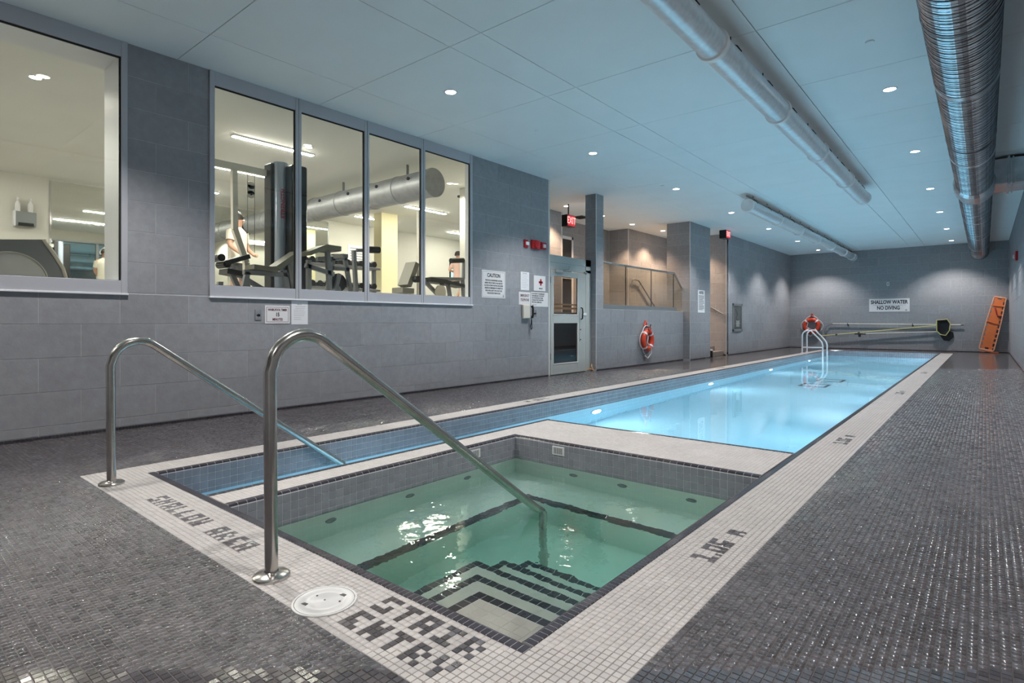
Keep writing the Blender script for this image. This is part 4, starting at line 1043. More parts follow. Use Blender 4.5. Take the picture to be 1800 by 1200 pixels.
def life_ring(label, cx, cz, plane, axis, R_=.30, r_=.062):
    """axis 'y': hangs on a wall facing -Y; 'x': on a wall facing +X"""
    def T_(u, d, z): return (cx+u, plane-d, cz+z) if axis == 'y' else (plane+d, cx+u, cz+z)
    t = thing('life_ring', label, 'life ring', T_(0, .0, 0))
    vs = B(); n = 40; pts = [T_(R_*.78*math.cos(2*PI*k/n), r_+.015, R_*.78*math.sin(2*PI*k/n)) for k in range(n)]
    vs.tube(pts, r_, 14, closed=True); obj('ring', vs, 'ringorange', t, smooth=True)
    for k in range(4):
        a = PI/4+k*PI/2; s_ = [T_(R_*.78*math.cos(a+x_), r_+.015, R_*.78*math.sin(a+x_)) for x_ in (-.11,-.04,.04,.11)]
        obj('band', B().tube(s_, r_+.004, 14, cap=False), 'rope', t, smooth=True)
    for k in range(4):
        a0 = PI/4+k*PI/2; rp = [T_((R_+.015+.06*math.sin(PI*j/8))*math.cos(a0+j*PI/16), .05, (R_+.015+.06*math.sin(PI*j/8))*math.sin(a0+j*PI/16)) for j in range(9)]
        obj('rope', B().tube(rp, .010, 6), 'rope', t, smooth=True)
    obj('coiled_rope', B().tube([T_(.05*math.cos(a)*(1+.1*math.sin(3*a)), .13, R_*.78+.05+.05*math.sin(a)) for a in [k*PI/6 for k in range(26)]], .013, 6), 'ringorange', t, smooth=True)
    obj('hanging_rope', B().tube([T_(-.12,.15,.10),T_(-.16,.15,-.05),T_(.02,.16,-.16),T_(.05,.15,-.30),T_(-.04,.10,-.42),T_(-.14,.08,-.36)], .012, 6), 'rope', t, smooth=True)
    obj('hook', B().tube([T_(0,0,R_*.78+.10),T_(0,.14,R_*.78+.10),T_(0,.16,R_*.78+.16)], .012, 8), 'black', t, smooth=True)
    obj('bracket', B().tube([T_(-.06,.02,R_*.78+.12),T_(0,.03,R_*.78+.24),T_(.06,.02,R_*.78+.12)], .022, 8), 'ringorange', t, smooth=True)
life_ring('red-orange life ring hanging on the far wall behind the pool ladder', -5.17, .86, Yf, 'y', .31, .075)
life_ring('red-orange life ring with white rope on the low wall under the glass railing', 12.28, .585, XH, 'x', .27, .06)

# poles
def pole(name, label, cat, p0, p1, m, r=.017):
    t = thing(name, label, cat, p0); obj('shaft', B().tube([p0, p1], r, 10), m, t, smooth=True); return t
yp = Yf-.07
t = pole('rescue_hook', 'long pale pole with a curved shepherd hook, topmost on the far wall', 'pole', (-4.45,yp,.945), (-.60,yp,.915), 'polewhite')
obj('hook', B().tube([(-4.45,yp,.945),(-4.56,yp,.925),(-4.66,yp,.84),(-4.72,yp,.70),(-4.73,yp,.55)], .018, 8), 'metalbox', t, smooth=True); obj('grip', B().cyl((-.62,yp,.915),(-.54,yp,.914),.022,10), 'black', t)
t = pole('net_pole', 'yellowish pole slanting up to the leaf net on the far wall', 'pole', (-4.82,yp-.05,.475), (-1.28,yp-.05,.885), 'yellow')
obj('clamp', B().cyl((-4.35,yp-.05,.528),(-4.28,yp-.05,.536),.026,10), 'black', t); obj('clamp', B().cyl((-3.62,yp-.05,.612),(-3.55,yp-.05,.62),.024,10), 'black', t)
t = pole('brush_pole', 'lowest white pole under the yellowish pole on the far wall', 'pole', (-3.50,yp-.05,.575), (-1.25,yp-.05,.675), 'polewhite', .015)
obj('brush_head', B().rbox(-3.72,-3.36,yp-.07,yp-.03,.545,.585,.005), 'black', t); obj('bristles', B().rbox(-3.60,-3.52,yp-.075,yp-.025,.46,.548,.003), 'black', t)
t = thing('leaf_net', 'black leaf skimmer net with a pale rim hanging on the far wall', 'net', (-1.1,yp,.8))
fr = [(-1.27,1.07),(-.98,1.10),(-.90,.95),(-.92,.72),(-1.02,.55),(-1.17,.58),(-1.27,.70)]
obj('rim', B().tube([(x, yp-.09, z) for x, z in fr], .016, 8, closed=True), 'yellow', t, smooth=True)
b = B(); n = len(fr); cx, cz = -1.08, .80
ring0 = [(x, yp-.09, z) for x, z in fr]; ring1 = [(cx+(x-cx)*.75+.05, yp-.03, cz+(z-cz)*.8-.06) for x, z in fr]
b.add(ring0+ring1+[(cx+.05, yp, cz-.08)], [(i, (i+1) % n, n+(i+1) % n, n+i) for i in range(n)]+[(n+i, n+(i+1) % n, 2*n) for i in range(n)]); obj('net_bag', b, 'black', t)
obj('lower_net', B().prism([(-1.2,.58),(-.93,.70),(-.82,.66),(-.80,.50),(-.93,.36),(-1.08,.38)], -.02, .02, Matrix.Translation((0,yp+.03,0)) @ Matrix(((1,0,0,0),(0,0,-1,0),(0,1,0,0),(0,0,0,1)))), 'black', t)
for x in (-3.95, -1.95):
    z = .94 if x < -3 else .925
    t = thing('wall_hook', 'small dark hook holding the poles, %s of the two on the far wall' % ('left' if x < -3 else 'right'), 'hook', (x, Yf, z))
    obj('arm', B().tube([(x,Yf,z-.03),(x,Yf-.13,z-.03),(x,Yf-.15,z+.03)], .010, 8), 'black', t, smooth=True); obj('base', B().rbox(x-.02,x+.02,Yf-.01,Yf,z-.07,z+.02,.002), 'black', t)

# spine board leaning in the corner
ang = math.atan2(.355, 1.75); 
Mb = Matrix.Translation((.035, Yf-.15, .075)) @ Matrix.Rotation(R(-3.4), 4, 'X') @ Matrix.Rotation(ang, 4, 'Y') @ Matrix(((1,0,0,0),(0,0,-1,0),(0,1,0,0),(0,0,0,1)))
t = thing('spine_board', 'orange plastic spine board leaning in the far right corner', 'spine board', (.035, Yf-.14, .05))
L_ = 1.80
out = [(-.17,0),(.17,0),(.205,.04),(.205,.5),(.20,1.0),(.165,L_-.03),(.14,L_),(-.14,L_),(-.165,L_-.03),(-.20,1.0),(-.205,.5),(-.205,.04)]
# body as side rails, cross bars and centre panel so the hand slots are open
def quad(x0, x1, y0, y1, z0=0, z1=.045): return [(x0,y0),(x1,y0),(x1,y1),(x0,y1)]
bb = B(); bb.prism([(-.125,.10),(.125,.10),(.13,1.0),(.105,L_-.09),(-.105,L_-.09),(-.13,1.0)], 0, .04, Mb); obj('panel', bb, 'orange', t)
ed = B()
for s_ in (-1, 1):
    pr_ = [(.175*s_,.03),(.205*s_,.05),(.205*s_,.5),(.20*s_,1.0),(.165*s_,L_-.03),(.14*s_,L_-.03),(.172*s_,1.0),(.178*s_,.5)]
    ed.prism(pr_, -.005, .05, Mb)
ed.prism([(-.19,.03),(-.17,0),(.17,0),(.19,.03),(.17,.045),(-.17,.045)], -.005, .05, Mb); ed.prism([(-.16,L_-.035),(.16,L_-.035),(.14,L_),(-.14,L_)], -.005, .05, Mb)
obj('rim', ed, 'orangelight', t)
wb_ = B()
for k in range(11):
    y_ = .13+k*(L_-.26)/10; 
    for s_ in (-1, 1): wb_.prism([(.10*s_,y_-.028),(.185*s_,y_-.028),(.185*s_,y_+.028),(.10*s_,y_+.028)] if y_ < 1.2 else [(.09*s_,y_-.028),(.165*s_,y_-.028),(.165*s_,y_+.028),(.09*s_,y_+.028)], 0, .038, Mb)
wb_.prism([(-.14,.04),(-.05,.04),(-.05,.11),(-.14,.11)], 0, .038, Mb); wb_.prism([(.05,.04),(.14,.04),(.14,.11),(.05,.11)], 0, .038, Mb); wb_.prism([(-.12,L_-.10),(-.05,L_-.10),(-.05,L_-.03),(-.12,L_-.03)], 0, .038, Mb); wb_.prism([(.05,L_-.10),(.12,L_-.10),(.12,L_-.03),(.05,L_-.03)], 0, .038, Mb)
obj('cross_bars', wb_, 'orange', t)
for y_, z_ in ((1.48,.01),(.95,-.03)):
    pts = [Mb @ Vector((-.17,y_,.055)), Mb @ Vector((0,y_+z_,.06)), Mb @ Vector((.17,y_+z_*1.5,.055))]; obj('strap', B().tube(pts, .014, 6), 'orange', t, smooth=True)
obj('strap', B().tube([Mb @ Vector(p) for p in ((-.06,1.42,.06),(.03,1.2,.065),(.06,1.15,.065),(.15,1.18,.06))], .014, 6), 'inkred', t, smooth=True)
obj('buckle', B().prism([(.06,1.12),(.14,1.12),(.14,1.18),(.06,1.18)], .05, .07, Mb), 'black', t)
obj('loose_strap', B().tube([(-.14,Yf-.18,.06),(-.05,Yf-.22,.03),(.05,Yf-.2,.05),(.2,Yf-.24,.02),(.35,Yf-.22,.015)], .013, 6), 'orange', t, smooth=True)
# strobe on right wall
t = thing('strobe_light', 'red fire strobe on the right wall near the spine board', 'alarm', (XR, 18.2, 2.58))
obj('base', B().rbox(XR-.05, XR-.001, 18.0, 18.4, 2.48, 2.70, .01), 'red', t); obj('lens', B().rbox(XR-.09, XR-.05, 18.05, 18.2, 2.54, 2.62, .01), 'signwhite', t)

# pool ladder
t = thing('pool_ladder', 'white tubular ladder at the far left of the lap pool', 'ladder', (-4.55, 20.75, 0))
for y in (20.35, 21.0):
    path = [(-4.59,y,0),(-4.59,y,.58)]+[(-4.59+.20*(1-math.cos(a)), y, .58+.16*math.sin(a)) for a in (.5,1.0,1.5)]+[(-4.33,y,.72),(-4.10,y,.47),(-4.02,y,.36),(-3.99,y,.25),(-3.985,y,-.9)]
    obj('rail', B().tube(path, .022, 12), 'chrome' if False else 'rope', t, smooth=True)
    obj('flange', B().lathe([(.0001,.012),(.035,.012),(.045,.002),(.045,0)], (-4.59,y,0.003), 'z', 16), 'alu', t, smooth=True)
obj('cross_tube', B().tube([(-4.59,20.35,.18),(-3.99,20.35,.19)], .022, 10), 'rope', t, smooth=True)
for z in (-.3,-.55,-.8): obj('step', B().rbox(-4.04,-3.94,20.36,20.99,z-.015,z+.015,.004), 'rope', t)

# ------------------------------------------------------------------ handrails at pool and whirlpool
def grabrail(label, x, path, flange, post=None):
    t = thing('handrail', label, 'handrail', (x, path[0][1], 0))
    obj('tube', B().tube(path, .0255, 20), 'steel', t, smooth=True)
    y0 = path[0][1]; x0 = path[0][0]
    obj('flange', B().lathe([(.027,.026),(.030,.022),(.062,.016),(.070,.010),(.071,.0),(.0001,.0)], (x0, y0, .0), 'z', 36), 'steel', t, smooth=True)
    if post: obj('post', B().tube(post, .0255, 16), 'steel', t, smooth=True)
    return t
def bendpath(x, y0, zt, rad, yend, zend, lean=0.0, slope=None):
    """vertical post, round bend, straight descending rail"""
    # slope angle of the descending run
    th_ = slope
    cy = y0+rad; cz = zt-rad
    pts = [(x+lean*zt, y0, 0), (x+lean*.2, y0-.004, cz*.5), (x, y0-.006, cz)]
    n = 14
    for k in range(1, n+1):
        a = PI-(PI/2+th_)*k/n
        pts.append((x, cy+rad*math.cos(a), cz+rad*math.sin(a)))
    pts.append((x, yend, zend)); return pts
# near one at the whirlpool
def rail_for(x, y0, zt, rad, yend, zend):
    cy, cz = y0+rad, zt-rad
    # tangent from end point to the circle
    dy, dz = yend-cy, zend-cz; d = math.hypot(dy, dz); base = math.atan2(dz, dy); a_t = base+math.acos(rad/d)
    th_ = PI/2-a_t
    return bendpath(x, y0, zt, rad, yend, zend, 0, th_)
grabrail('brushed steel handrail running down into the whirlpool', -2.19, rail_for(-2.19, 1.125, .965, .145, 2.93, -.21), None,
         [(-2.19,2.88,-.17),(-2.19,2.925,-.20),(-2.19,2.94,-.26),(-2.19,2.94,SD)])
grabrail('brushed steel handrail running down into the narrow end of the lap pool', -4.215, rail_for(-4.215, 1.125, .895, .15, 2.80, -.20), None,
         [(-4.215,2.76,-.17),(-4.215,2.80,-.21),(-4.215,2.82,-.27),(-4.215,2.82,PD)])
# skimmer lid in the deck
t = thing('deck_cover', 'round off-white plastic cover set in the deck between handrail and stair entry lettering', 'cover', (LIDC[0], LIDC[1], 0))
c3 = (LIDC[0], LIDC[1], 0)
obj('collar', B().lathe([(LIDR-.002,-.003),(LIDR-.002,.0035),(LIDR-.005,.0045),(LIDR-.010,.0035),(LIDR-.0105,-.001)], c3, 'z', 48), 'lid', t, smooth=True)
obj('cover', B().lathe([(LIDR-.0115,-.002),(LIDR-.0125,.0035),(.078,.0040),(.076,.0032),(.055,.0032),(.053,.0040),(.022,.0040),(.020,.0048),(.0001,.0048)], c3, 'z', 48), 'lid', t, smooth=True)
for (dx, dy) in ((-.03,-.062),(.018,.066)): obj('finger_slot', B().prism([(-.012,-.008),(.013,-.004),(.008,.009),(-.010,.006)], .0035, .0046, Matrix.Translation((LIDC[0]+dx, LIDC[1]+dy, 0))), 'liddark', t)
for (dx, dy) in ((-.05,.0),(.05,.03),(0,0)): obj('screw', B().lathe([(.0001,.0056),(.004,.0054),(.004,.0035)], (LIDC[0]+dx, LIDC[1]+dy, 0), 'z', 10), 'liddark', t)

# ------------------------------------------------------------------ ducts
def fabric_duct(label, X, z, Ra, y0, y1, rings, caps):
    t = thing('air_duct', label, 'duct', (X, (y0+y1)/2, z), 'round fabric ducts')
    n = 24; pr_ = [(Ra*(1+.006*math.sin(k*1.7)), (y1-y0)*k/n) for k in range(n+1)]
    obj('sleeve', B().lathe(pr_, (X, y0, z), 'y', 40), 'ducta', t, smooth=True)
    for y in rings: obj('ring', B().lathe([(Ra-.002,-.035),(Ra+.016,-.032),(Ra+.021,0),(Ra+.016,.032),(Ra-.002,.035)], (X, y, z), 'y', 40), 'ductring', t, smooth=True)
    for y, s_ in caps: obj('end_cap', B().lathe([(.0001,s_*.012),(Ra*.88,s_*.012),(Ra*.9,s_*.02),(Ra,s_*.018),(Ra+.012,0),(Ra,-.02*s_)], (X, y, z), 'y', 40), 'ductring', t, smooth=True)
    k = 0; y = y0+.35
    tr = B().rbox(X-.015, X+.015, y0-.05, y1+.05, z+Ra+.045, z+Ra+.075, .003); obj('track', tr, 'metalbox', t)
    while y < y1:
        obj('hanger', B().tube([(X-.10,y,z+Ra-.045),(X-.06,y,z+Ra+.02),(X,y,z+Ra+.06)], .006, 6).tube([(X+.10,y,z+Ra-.045),(X+.06,y,z+Ra+.02),(X,y,z+Ra+.06)], .006, 6).cyl((X,y,z+Ra+.06),(X,y,ZC-.0005),.006,8), 'black', t); y += 1.0
fabric_duct('round silver duct with white rings hanging from the ceiling, nearer of the two', -1.815, 3.42, .125, -1.0, 12.85, [.9, 2.9, 4.9, 6.93, 8.95, 11.0], [(12.85, 1)])
fabric_duct('round silver duct with white rings hanging from the ceiling, farther of the two', -3.755, 3.42, .125, 12.1, 24.3, [14.25, 16.28, 18.3, 20.3, 22.3, 23.9], [(12.1, -1), (24.3, 1)])
# big spiral duct
t = thing('spiral_duct', 'big galvanised spiral duct along the right of the ceiling', 'duct', (-.132, 10, 3.312))
RX, RZ, RR = -.132, 3.312, .236
prof = []; y = -1.5
step_ = .036
N_ = int((24.3+1.5)/step_)
vs, fs = [], []; n = 40
for k in range(N_*4+1):
    for j in range(n):
        a = 2*PI*j/n; yy = -1.5+k*step_/4+step_*j/n     # helical seam
        q = k % 4; rr = RR+(.0045 if q == 0 else (.0 if q == 2 else .0012))
        vs.append((RX+rr*math.cos(a), yy, RZ+rr*math.sin(a)))
for k in range(N_*4):
    for j in range(n):
        j2 = (j+1) % n
        if j2 == 0:
            if k+4 >= N_*4: continue
            fs.append((k*n+j, k*n+j+0, (k+1)*n+j, (k+1)*n+j)) if False else fs.append((k*n+j, (k+1)*n+j, (k+5)*n, (k+4)*n))
        else: fs.append((k*n+j, (k+1)*n+j, (k+1)*n+j2, k*n+j2))
b = B(); b.v = vs; b.f = fs
obj('tube', b, 'galv', t, smooth=False)
hx = [(RX+(RR+.003)*math.cos(-2*PI*k/28), -1.5+.052*k/28, RZ+(RR+.003)*math.sin(-2*PI*k/28)) for k in range(int(25.7/.052*28))]
sb_ = B(); sb_.tube(hx, .0032, 4, cap=False); obj('spiral_seam', sb_, 'galvdark', t, fix=False)
for yj in (3.7, 6.7, 9.7, 15.5, 18.5, 21.5): obj('joint_band', B().lathe([(RR+.002,-.05),(RR+.007,-.048),(RR+.007,-.004),(RR+.001,0),(RR+.007,.004),(RR+.007,.048),(RR+.002,.05)], (RX, yj, RZ), 'y', 40), 'galv', t, smooth=True)
obj('end_cap', B().lathe([(.0001,.05),(RR-.02,.05),(RR+.006,.03),(RR+.006,-.06)], (RX, 24.3, RZ), 'y', 40), 'galv', t, smooth=True)
obj('saddle', B().lathe([(RR+.004,0),(RR+.03,.02),(RR+.045,.10),(RR+.045,.55),(RR+.02,.85),(RR+.004,.9)], (RX, 11.9, RZ), 'y', 24), 'galv', t, smooth=False)
br = obj('branch_duct', B().rbox(RX+.1, XR-.001, 11.95, 12.75, 3.22, 3.62, .004), 'galv', t)
obj('flange', B().rbox(.28, .31, 11.92, 12.78, 3.19, 3.65, .003), 'galv', br); obj('flange', B().rbox(.34, .36, 11.93, 12.77, 3.20, 3.64, .003), 'galv', br)
for yj in (1.5, 5.2, 8.9, 14.3, 17.7, 21.1): obj('strap', B().lathe([(RR+.006,-.012),(RR+.009,-.012),(RR+.009,.012),(RR+.006,.012)], (RX, yj, RZ), 'y', 40).box(RX-.012, RX+.012, yj-.012, yj+.012, RZ+RR, ZC-.002), 'metalbox', t)

# ------------------------------------------------------------------ gym contents
S = .0
def bars(b, lst, w_, h_=None):
    for p, q in lst: b.bar(p, q, w_, h_ or w_)
    return b
# gym duct
t = thing('gym_duct', 'galvanised round duct under the gym ceiling, ending at the third pane', 'duct', (-10, 6.65, 3.42))
obj('tube', B().lathe([(.24,0),(.24,6.6)], (-13.9,6.65,3.42), 'x', 36), 'gymgalv', t, smooth=True)
for x in (-13, -12, -11, -10, -9, -8.2): obj('joint_band', B().lathe([(.242,-.03),(.25,-.025),(.25,.025),(.242,.03)], (x,6.65,3.42), 'x', 36), 'gymgalv', t, smooth=True)
obj('end_cap', B().lathe([(.0001,.0),(.22,.0),(.25,.012),(.25,-.05)], (-7.3,6.65,3.42), 'x', 36), 'gymgalv', t, smooth=True)
for x in (-12.5,-11.5,-10.5,-9.5,-8.6,-7.7): obj('nozzle', B().cyl((x,6.44,3.50),(x,6.40,3.51),.03,12), 'black', t)
for x in (-12,-10,-8): obj('strap', B().box(x-.012,x+.012,6.63,6.67,3.66,GC-.002), 'metalbox', t)
# cable tower
t = thing('cable_machine', 'tall white cable machine with dark weight towers behind the first pane', 'gym machine', (-8.0, 3.9, GF))
b = bars(B(), [((-8.0,3.0,3.17),(-8.0,4.02,3.17))], .07, .09); b.bar((-8.0,3.57,3.13),(-8.0,3.58,2.3),.07,.07).bar((-8.0,3.58,2.3),(-8.0,3.74,1.85),.07,.07).bar((-8.0,3.74,1.85),(-8.0,3.74,GF),.07,.07).bar((-8.0,3.0,3.17),(-8.0,3.0,GF),.07,.07)
obj('frame', b, 'machinewhite', t)
obj('pulley_plate', B().lathe([(.0001,.012),(.055,.012),(.06,.0),(.0001,0)], (-7.98,3.795,2.95), 'x', 20).lathe([(.0001,.012),(.055,.012),(.06,.0),(.0001,0)], (-7.98,3.795,2.82), 'x', 20).rbox(-7.98,-7.968,3.738,3.852,2.82,2.95,.002), 'machinewhite', t, smooth=False)
for z in (2.93, 2.82): obj('bolt', B().cyl((-7.968,3.795,z),(-7.955,3.795,z),.014,10), 'black', t)
obj('cable', B().cyl((-7.97,3.745,3.12),(-7.97,3.745,2.0),.003,6).cyl((-7.97,3.845,3.12),(-7.97,3.845,2.0),.003,6), 'black', t)
obj('weight_tower', B().rbox(-8.05,-7.85,4.025,4.12,GF,3.30,.01), 'blackpad', t)
sh = obj('shroud', B().lathe([(.0001,0),(.10,0),(.10,2.12),(.0001,2.13)], (-7.86,4.17,GF), 'z', 28), 'shroud', t, smooth=True)
text('STRENGTH', .085, (-7.757,4.16,2.72), (R(90), R(-90), R(90)), 'inkred', sh, bold=.002, ext=.001)
tw = obj('weight_tower', B().rbox(-7.85,-7.58,4.20,4.44,GF,3.27,.02), 'black', t)
text('HUMAN', .05, (-7.579,4.25,2.85), (R(90), R(-90), R(90)), 'signwhite', tw, bold=.001)
# weight benches
def bench(name, label, seat, back, legs, m='greypad'):
    t = thing(name, label, 'gym bench', (seat[0][0], seat[0][1], GF))
    obj('seat_pad', B().bar(seat[0], seat[1], .26, .06), m, t); obj('back_pad', B().bar(back[0], back[1], .26, .07), m, t)
    b = B()
    for p, q in legs: b.bar(p, q, .06, .06)
    obj('frame', b, 'machinegrey', t); return t
bench('weight_bench', 'inclined weight bench with olive pad behind the first pane', ((-7.35,3.48,1.73),(-7.35,3.80,1.71)), ((-7.35,3.80,1.73),(-7.35,4.13,1.97)), [((-7.35,3.4,1.66),(-7.35,4.0,1.66)), ((-7.35,3.45,1.66),(-7.35,3.35,GF)), ((-7.35,3.95,1.72),(-7.35,4.05,GF)), ((-7.35,4.05,1.85),(-7.35,4.15,GF))])
t = bench('leg_bench', 'low dark bench with foam rollers at the left of the first pane', ((-7.8,3.32,1.79),(-7.8,3.64,1.91)), ((-7.8,3.34,1.69),(-7.8,3.58,1.66)), [((-7.8,3.42,1.73),(-7.8,3.62,1.3)), ((-7.8,3.55,1.65),(-7.8,3.95,1.44)), ((-7.8,3.62,1.6),(-7.8,3.8,GF)), ((-7.8,3.3,1.55),(-7.8,3.3,GF))], 'blackpad')
obj('roller', B().cyl((-7.92,3.27,1.86),(-7.68,3.27,1.86),.05,14).cyl((-7.92,3.34,1.78),(-7.68,3.34,1.78),.05,14), 'black', t, smooth=True)
bench('incline_bench', 'dark inclined bench at the left edge of the second pane', ((-7.4,4.30,1.98),(-7.4,4.56,2.10)), ((-7.4,4.56,2.10),(-7.4,4.80,2.09)), [((-7.4,4.35,1.9),(-7.4,4.35,GF)), ((-7.4,4.65,2.05),(-7.4,4.7,GF)), ((-7.4,4.3,1.82),(-7.4,4.75,1.72))])
t = thing('press_rack', 'grey steel A-frame press rack behind the second pane', 'gym machine', (-7.6, 5.0, GF))
obj('frame', bars(B(), [((-7.6,4.88,2.02),(-7.6,4.72,GF)), ((-7.6,5.07,2.04),(-7.6,5.24,GF)), ((-7.6,4.86,2.02),(-7.6,5.12,2.04)), ((-7.6,4.85,1.83),(-7.6,5.15,1.83)), ((-7.6,4.98,1.75),(-7.6,4.82,GF)), ((-7.6,4.95,1.55),(-7.6,5.1,GF)), ((-7.9,4.88,2.0),(-7.3,4.88,2.0)), ((-7.6,5.24,2.14),(-7.6,5.30,GF)), ((-7.6,4.6,1.95),(-7.6,5.1,2.0))], .055), 'machinegrey', t)
obj('foam_roller', B().cyl((-7.6,5.44,2.17),(-7.6,5.72,2.19),.055,16), 'black', t, smooth=True); obj('roller_arm', B().bar((-7.6,5.3,2.14),(-7.6,5.45,2.17),.05,.05), 'machinegrey', t)
obj('weight_plate', B().lathe([(.0001,0),(.14,0),(.14,.03),(.0001,.03)], (-7.65,4.98,1.62), 'x', 24), 'black', t, smooth=True)
# dumbbell rack
t = thing('dumbbell_rack', 'two-tier dumbbell rack behind the press rack', 'rack', (-8.8, 5.5, GF))
obj('shelf', B().rbox(-8.95,-8.65,4.9,6.55,1.98,2.02,.004), 'machinegrey', t); obj('shelf', B().rbox(-8.95,-8.65,4.9,6.55,1.58,1.62,.004), 'machinegrey', t)
obj('upright', B().rbox(-8.85,-8.78,4.9,4.96,GF,2.15,.004).rbox(-8.85,-8.78,6.49,6.55,GF,2.15,.004), 'machinegrey', t)
d0 = None
for k in range(22):
    y, z = 5.03+.14*(k % 11), (2.075, 1.675)[k//11]
    if d0 is None:
        d0 = thing('dumbbell', 'black dumbbell on the two-tier rack behind the second pane', 'dumbbell', (-8.8,y,z), 'dumbbells on the two-tier rack')
        obj('head', B().cyl((-8.93,y,z),(-8.85,y,z),.052,10), 'black', d0); obj('head', B().cyl((-8.75,y,z),(-8.67,y,z),.052,10), 'black', d0); obj('grip', B().cyl((-8.85,y,z),(-8.75,y,z),.016,8), 'chrome', d0)
    else: c = copy_tree(d0); c.location = (-8.8, y, z)
    (d0 if k == 0 else c)['label'] = '%s black dumbbell from the left on the %s tier of the rack' % (['first','second','third','fourth','fifth','sixth','seventh','eighth','ninth','tenth','eleventh'][k % 11], ('upper','lower')[k//11])
# seated machine with back pad
t = thing('seated_machine', 'seated gym machine with an olive back pad behind the third pane', 'gym machine', (-8.0, 6.65, GF))
obj('back_pad', B().bar((-8.0,6.58,1.66),(-8.0,6.77,2.08),.28,.10), 'greypad', t); obj('seat_pad', B().bar((-8.0,6.42,1.58),(-8.0,6.68,1.57),.3,.09), 'greypad', t)
obj('arm_pad', B().rbox(-7.85,-7.78,6.68,6.88,1.79,1.83,.01), 'blackpad', t); obj('arm_hub', B().cyl((-7.86,6.70,1.78),(-7.76,6.70,1.78),.06,14), 'black', t, smooth=True)
obj('frame', bars(B(), [((-8.0,6.92,3.05),(-8.0,6.92,GF)), ((-8.0,6.92,1.80),(-8.0,6.75,1.8)), ((-8.0,6.70,1.6),(-8.0,6.85,GF)), ((-8.0,6.5,1.5),(-8.0,6.5,GF))], .06), 'machinewhite', t)
t = thing('curl_machine', 'dark gym machine with long padded arm behind the fourth pane', 'gym machine', (-8.0, 7.5, GF))
obj('pad', B().bar((-8.0,7.08,1.80),(-8.0,7.5,1.78),.3,.08).bar((-8.0,7.5,1.78),(-8.0,8.0,1.72),.3,.06), 'blackpad', t)
obj('frame', bars(B(), [((-8.0,7.2,1.83),(-8.0,8.08,1.87)), ((-8.0,7.65,1.75),(-8.0,7.78,GF)), ((-8.0,8.05,1.85),(-8.0,8.12,GF)), ((-8.0,7.05,1.78),(-8.0,7.5,1.45)), ((-8.0,7.5,1.75),(-8.0,7.4,GF))], .06), 'machinegrey', t)
obj('foam_roller', B().cyl((-7.95,7.68,2.20),(-7.95,8.02,2.24),.05,14), 'black', t, smooth=True); obj('roller_arm', B().bar((-7.95,8.05,2.24),(-8.0,8.08,1.87),.05,.05), 'machinegrey', t)
obj('weight_plate', B().lathe([(.0001,0),(.13,0),(.13,.03),(.0001,.03)], (-7.9,7.35,1.58), 'x', 24), 'machinewhite', t, smooth=True)
# elliptical machine behind the left window
t = thing('elliptical_trainer', 'grey elliptical trainer with a rounded flywheel cover behind the left window', 'gym machine', (-7.6, 1.1, GF))
Mx = lambda x_: Matrix.Translation((x_,0,0)) @ Matrix(((0,0,1,0),(1,0,0,0),(0,1,0,0),(0,0,0,1)))
arc = [(.15,1.72),(.35,1.80),(.7,1.835),(1.08,1.835),(1.30,1.86),(1.40,1.87),(1.42,1.85),(1.49,1.72),(1.56,1.58),(1.60,1.42),(1.60,1.30),(.1,1.30)]
obj('housing', B().prism(arc, -.12, .12, Mx(-7.6)), 'machinegrey', t)
obj('edge_trim', B().tube([(-7.47,y,z) for y, z in [(1.40,1.87),(1.49,1.72),(1.56,1.58),(1.60,1.42)]], .018, 8), 'machinewhite', t, smooth=True)
obj('flywheel_cover', B().lathe([(.0001,.05),(.26,.045),(.29,.02),(.295,0)], (-7.48,1.14,1.42), 'x', 40), 'lid', t, smooth=True)
obj('cover_rim', B().lathe([(.288,.0),(.292,.03),(.300,.03),(.304,0)], (-7.48,1.14,1.42), 'x', 40), 'machinewhite', t, smooth=True)
obj('foot', B().box(-7.85,-7.35,.3,.4,GF,1.3).box(-7.85,-7.35,1.4,1.5,GF,1.3), 'machinegrey', t)
obj('vent_slot', B().bar((-7.475,1.415,1.845),(-7.475,1.44,1.80),.02,.008).bar((-7.475,1.44,1.80),(-7.475,1.455,1.77),.02,.008), 'black', t)
t = thing('paper_dispenser', 'silver paper towel dispenser on the gym wall behind the left window', 'dispenser', (GX+.05, 2.36, 2.98))
obj('case', B().rbox(GX+.001, GX+.14, 2.21, 2.52, 2.84, 3.11, .008), 'metalbox', t); obj('mouth', B().box(GX+.12,GX+.143,2.25,2.48,2.84,2.90), 'black', t); obj('side', B().rbox(GX+.001,GX+.142,2.19,2.215,2.83,3.12,.004), 'whiteframe', t)
for y, h_, lab in ((2.25,.26,'white tall bottle standing on the towel dispenser, left'), (2.44,.27,'clear spray bottle standing on the towel dispenser, right')):
    t = thing('spray_bottle', lab, 'bottle', (GX+.07, y, 3.11))
    obj('body', B().lathe([(.0001,0),(.04,0),(.042,h_*.55),(.015,h_*.75),(.015,h_*.8)], (GX+.07,y,3.111), 'z', 16), 'signwhite', t, smooth=True); obj('nozzle', B().rbox(GX+.05,GX+.11,y-.015,y+.015,3.111+h_*.8,3.111+h_,.004), 'signwhite', t)
t = thing('wall_poster', 'pale printed chart on the gym wall behind the second pane', 'poster', (-12.2, 8.0, 2.9)); 
t.location = (GX+.02, 9.9, 2.9); obj('sheet', B().rbox(GX+.001,GX+.012,9.55,10.3,2.55,3.25,.002), 'paper', t)
for k in range(8): obj('print_line', B().box(GX+.012,GX+.0135,9.62,10.2,3.15-k*.075,3.17-k*.075), 'inkgrey', t)
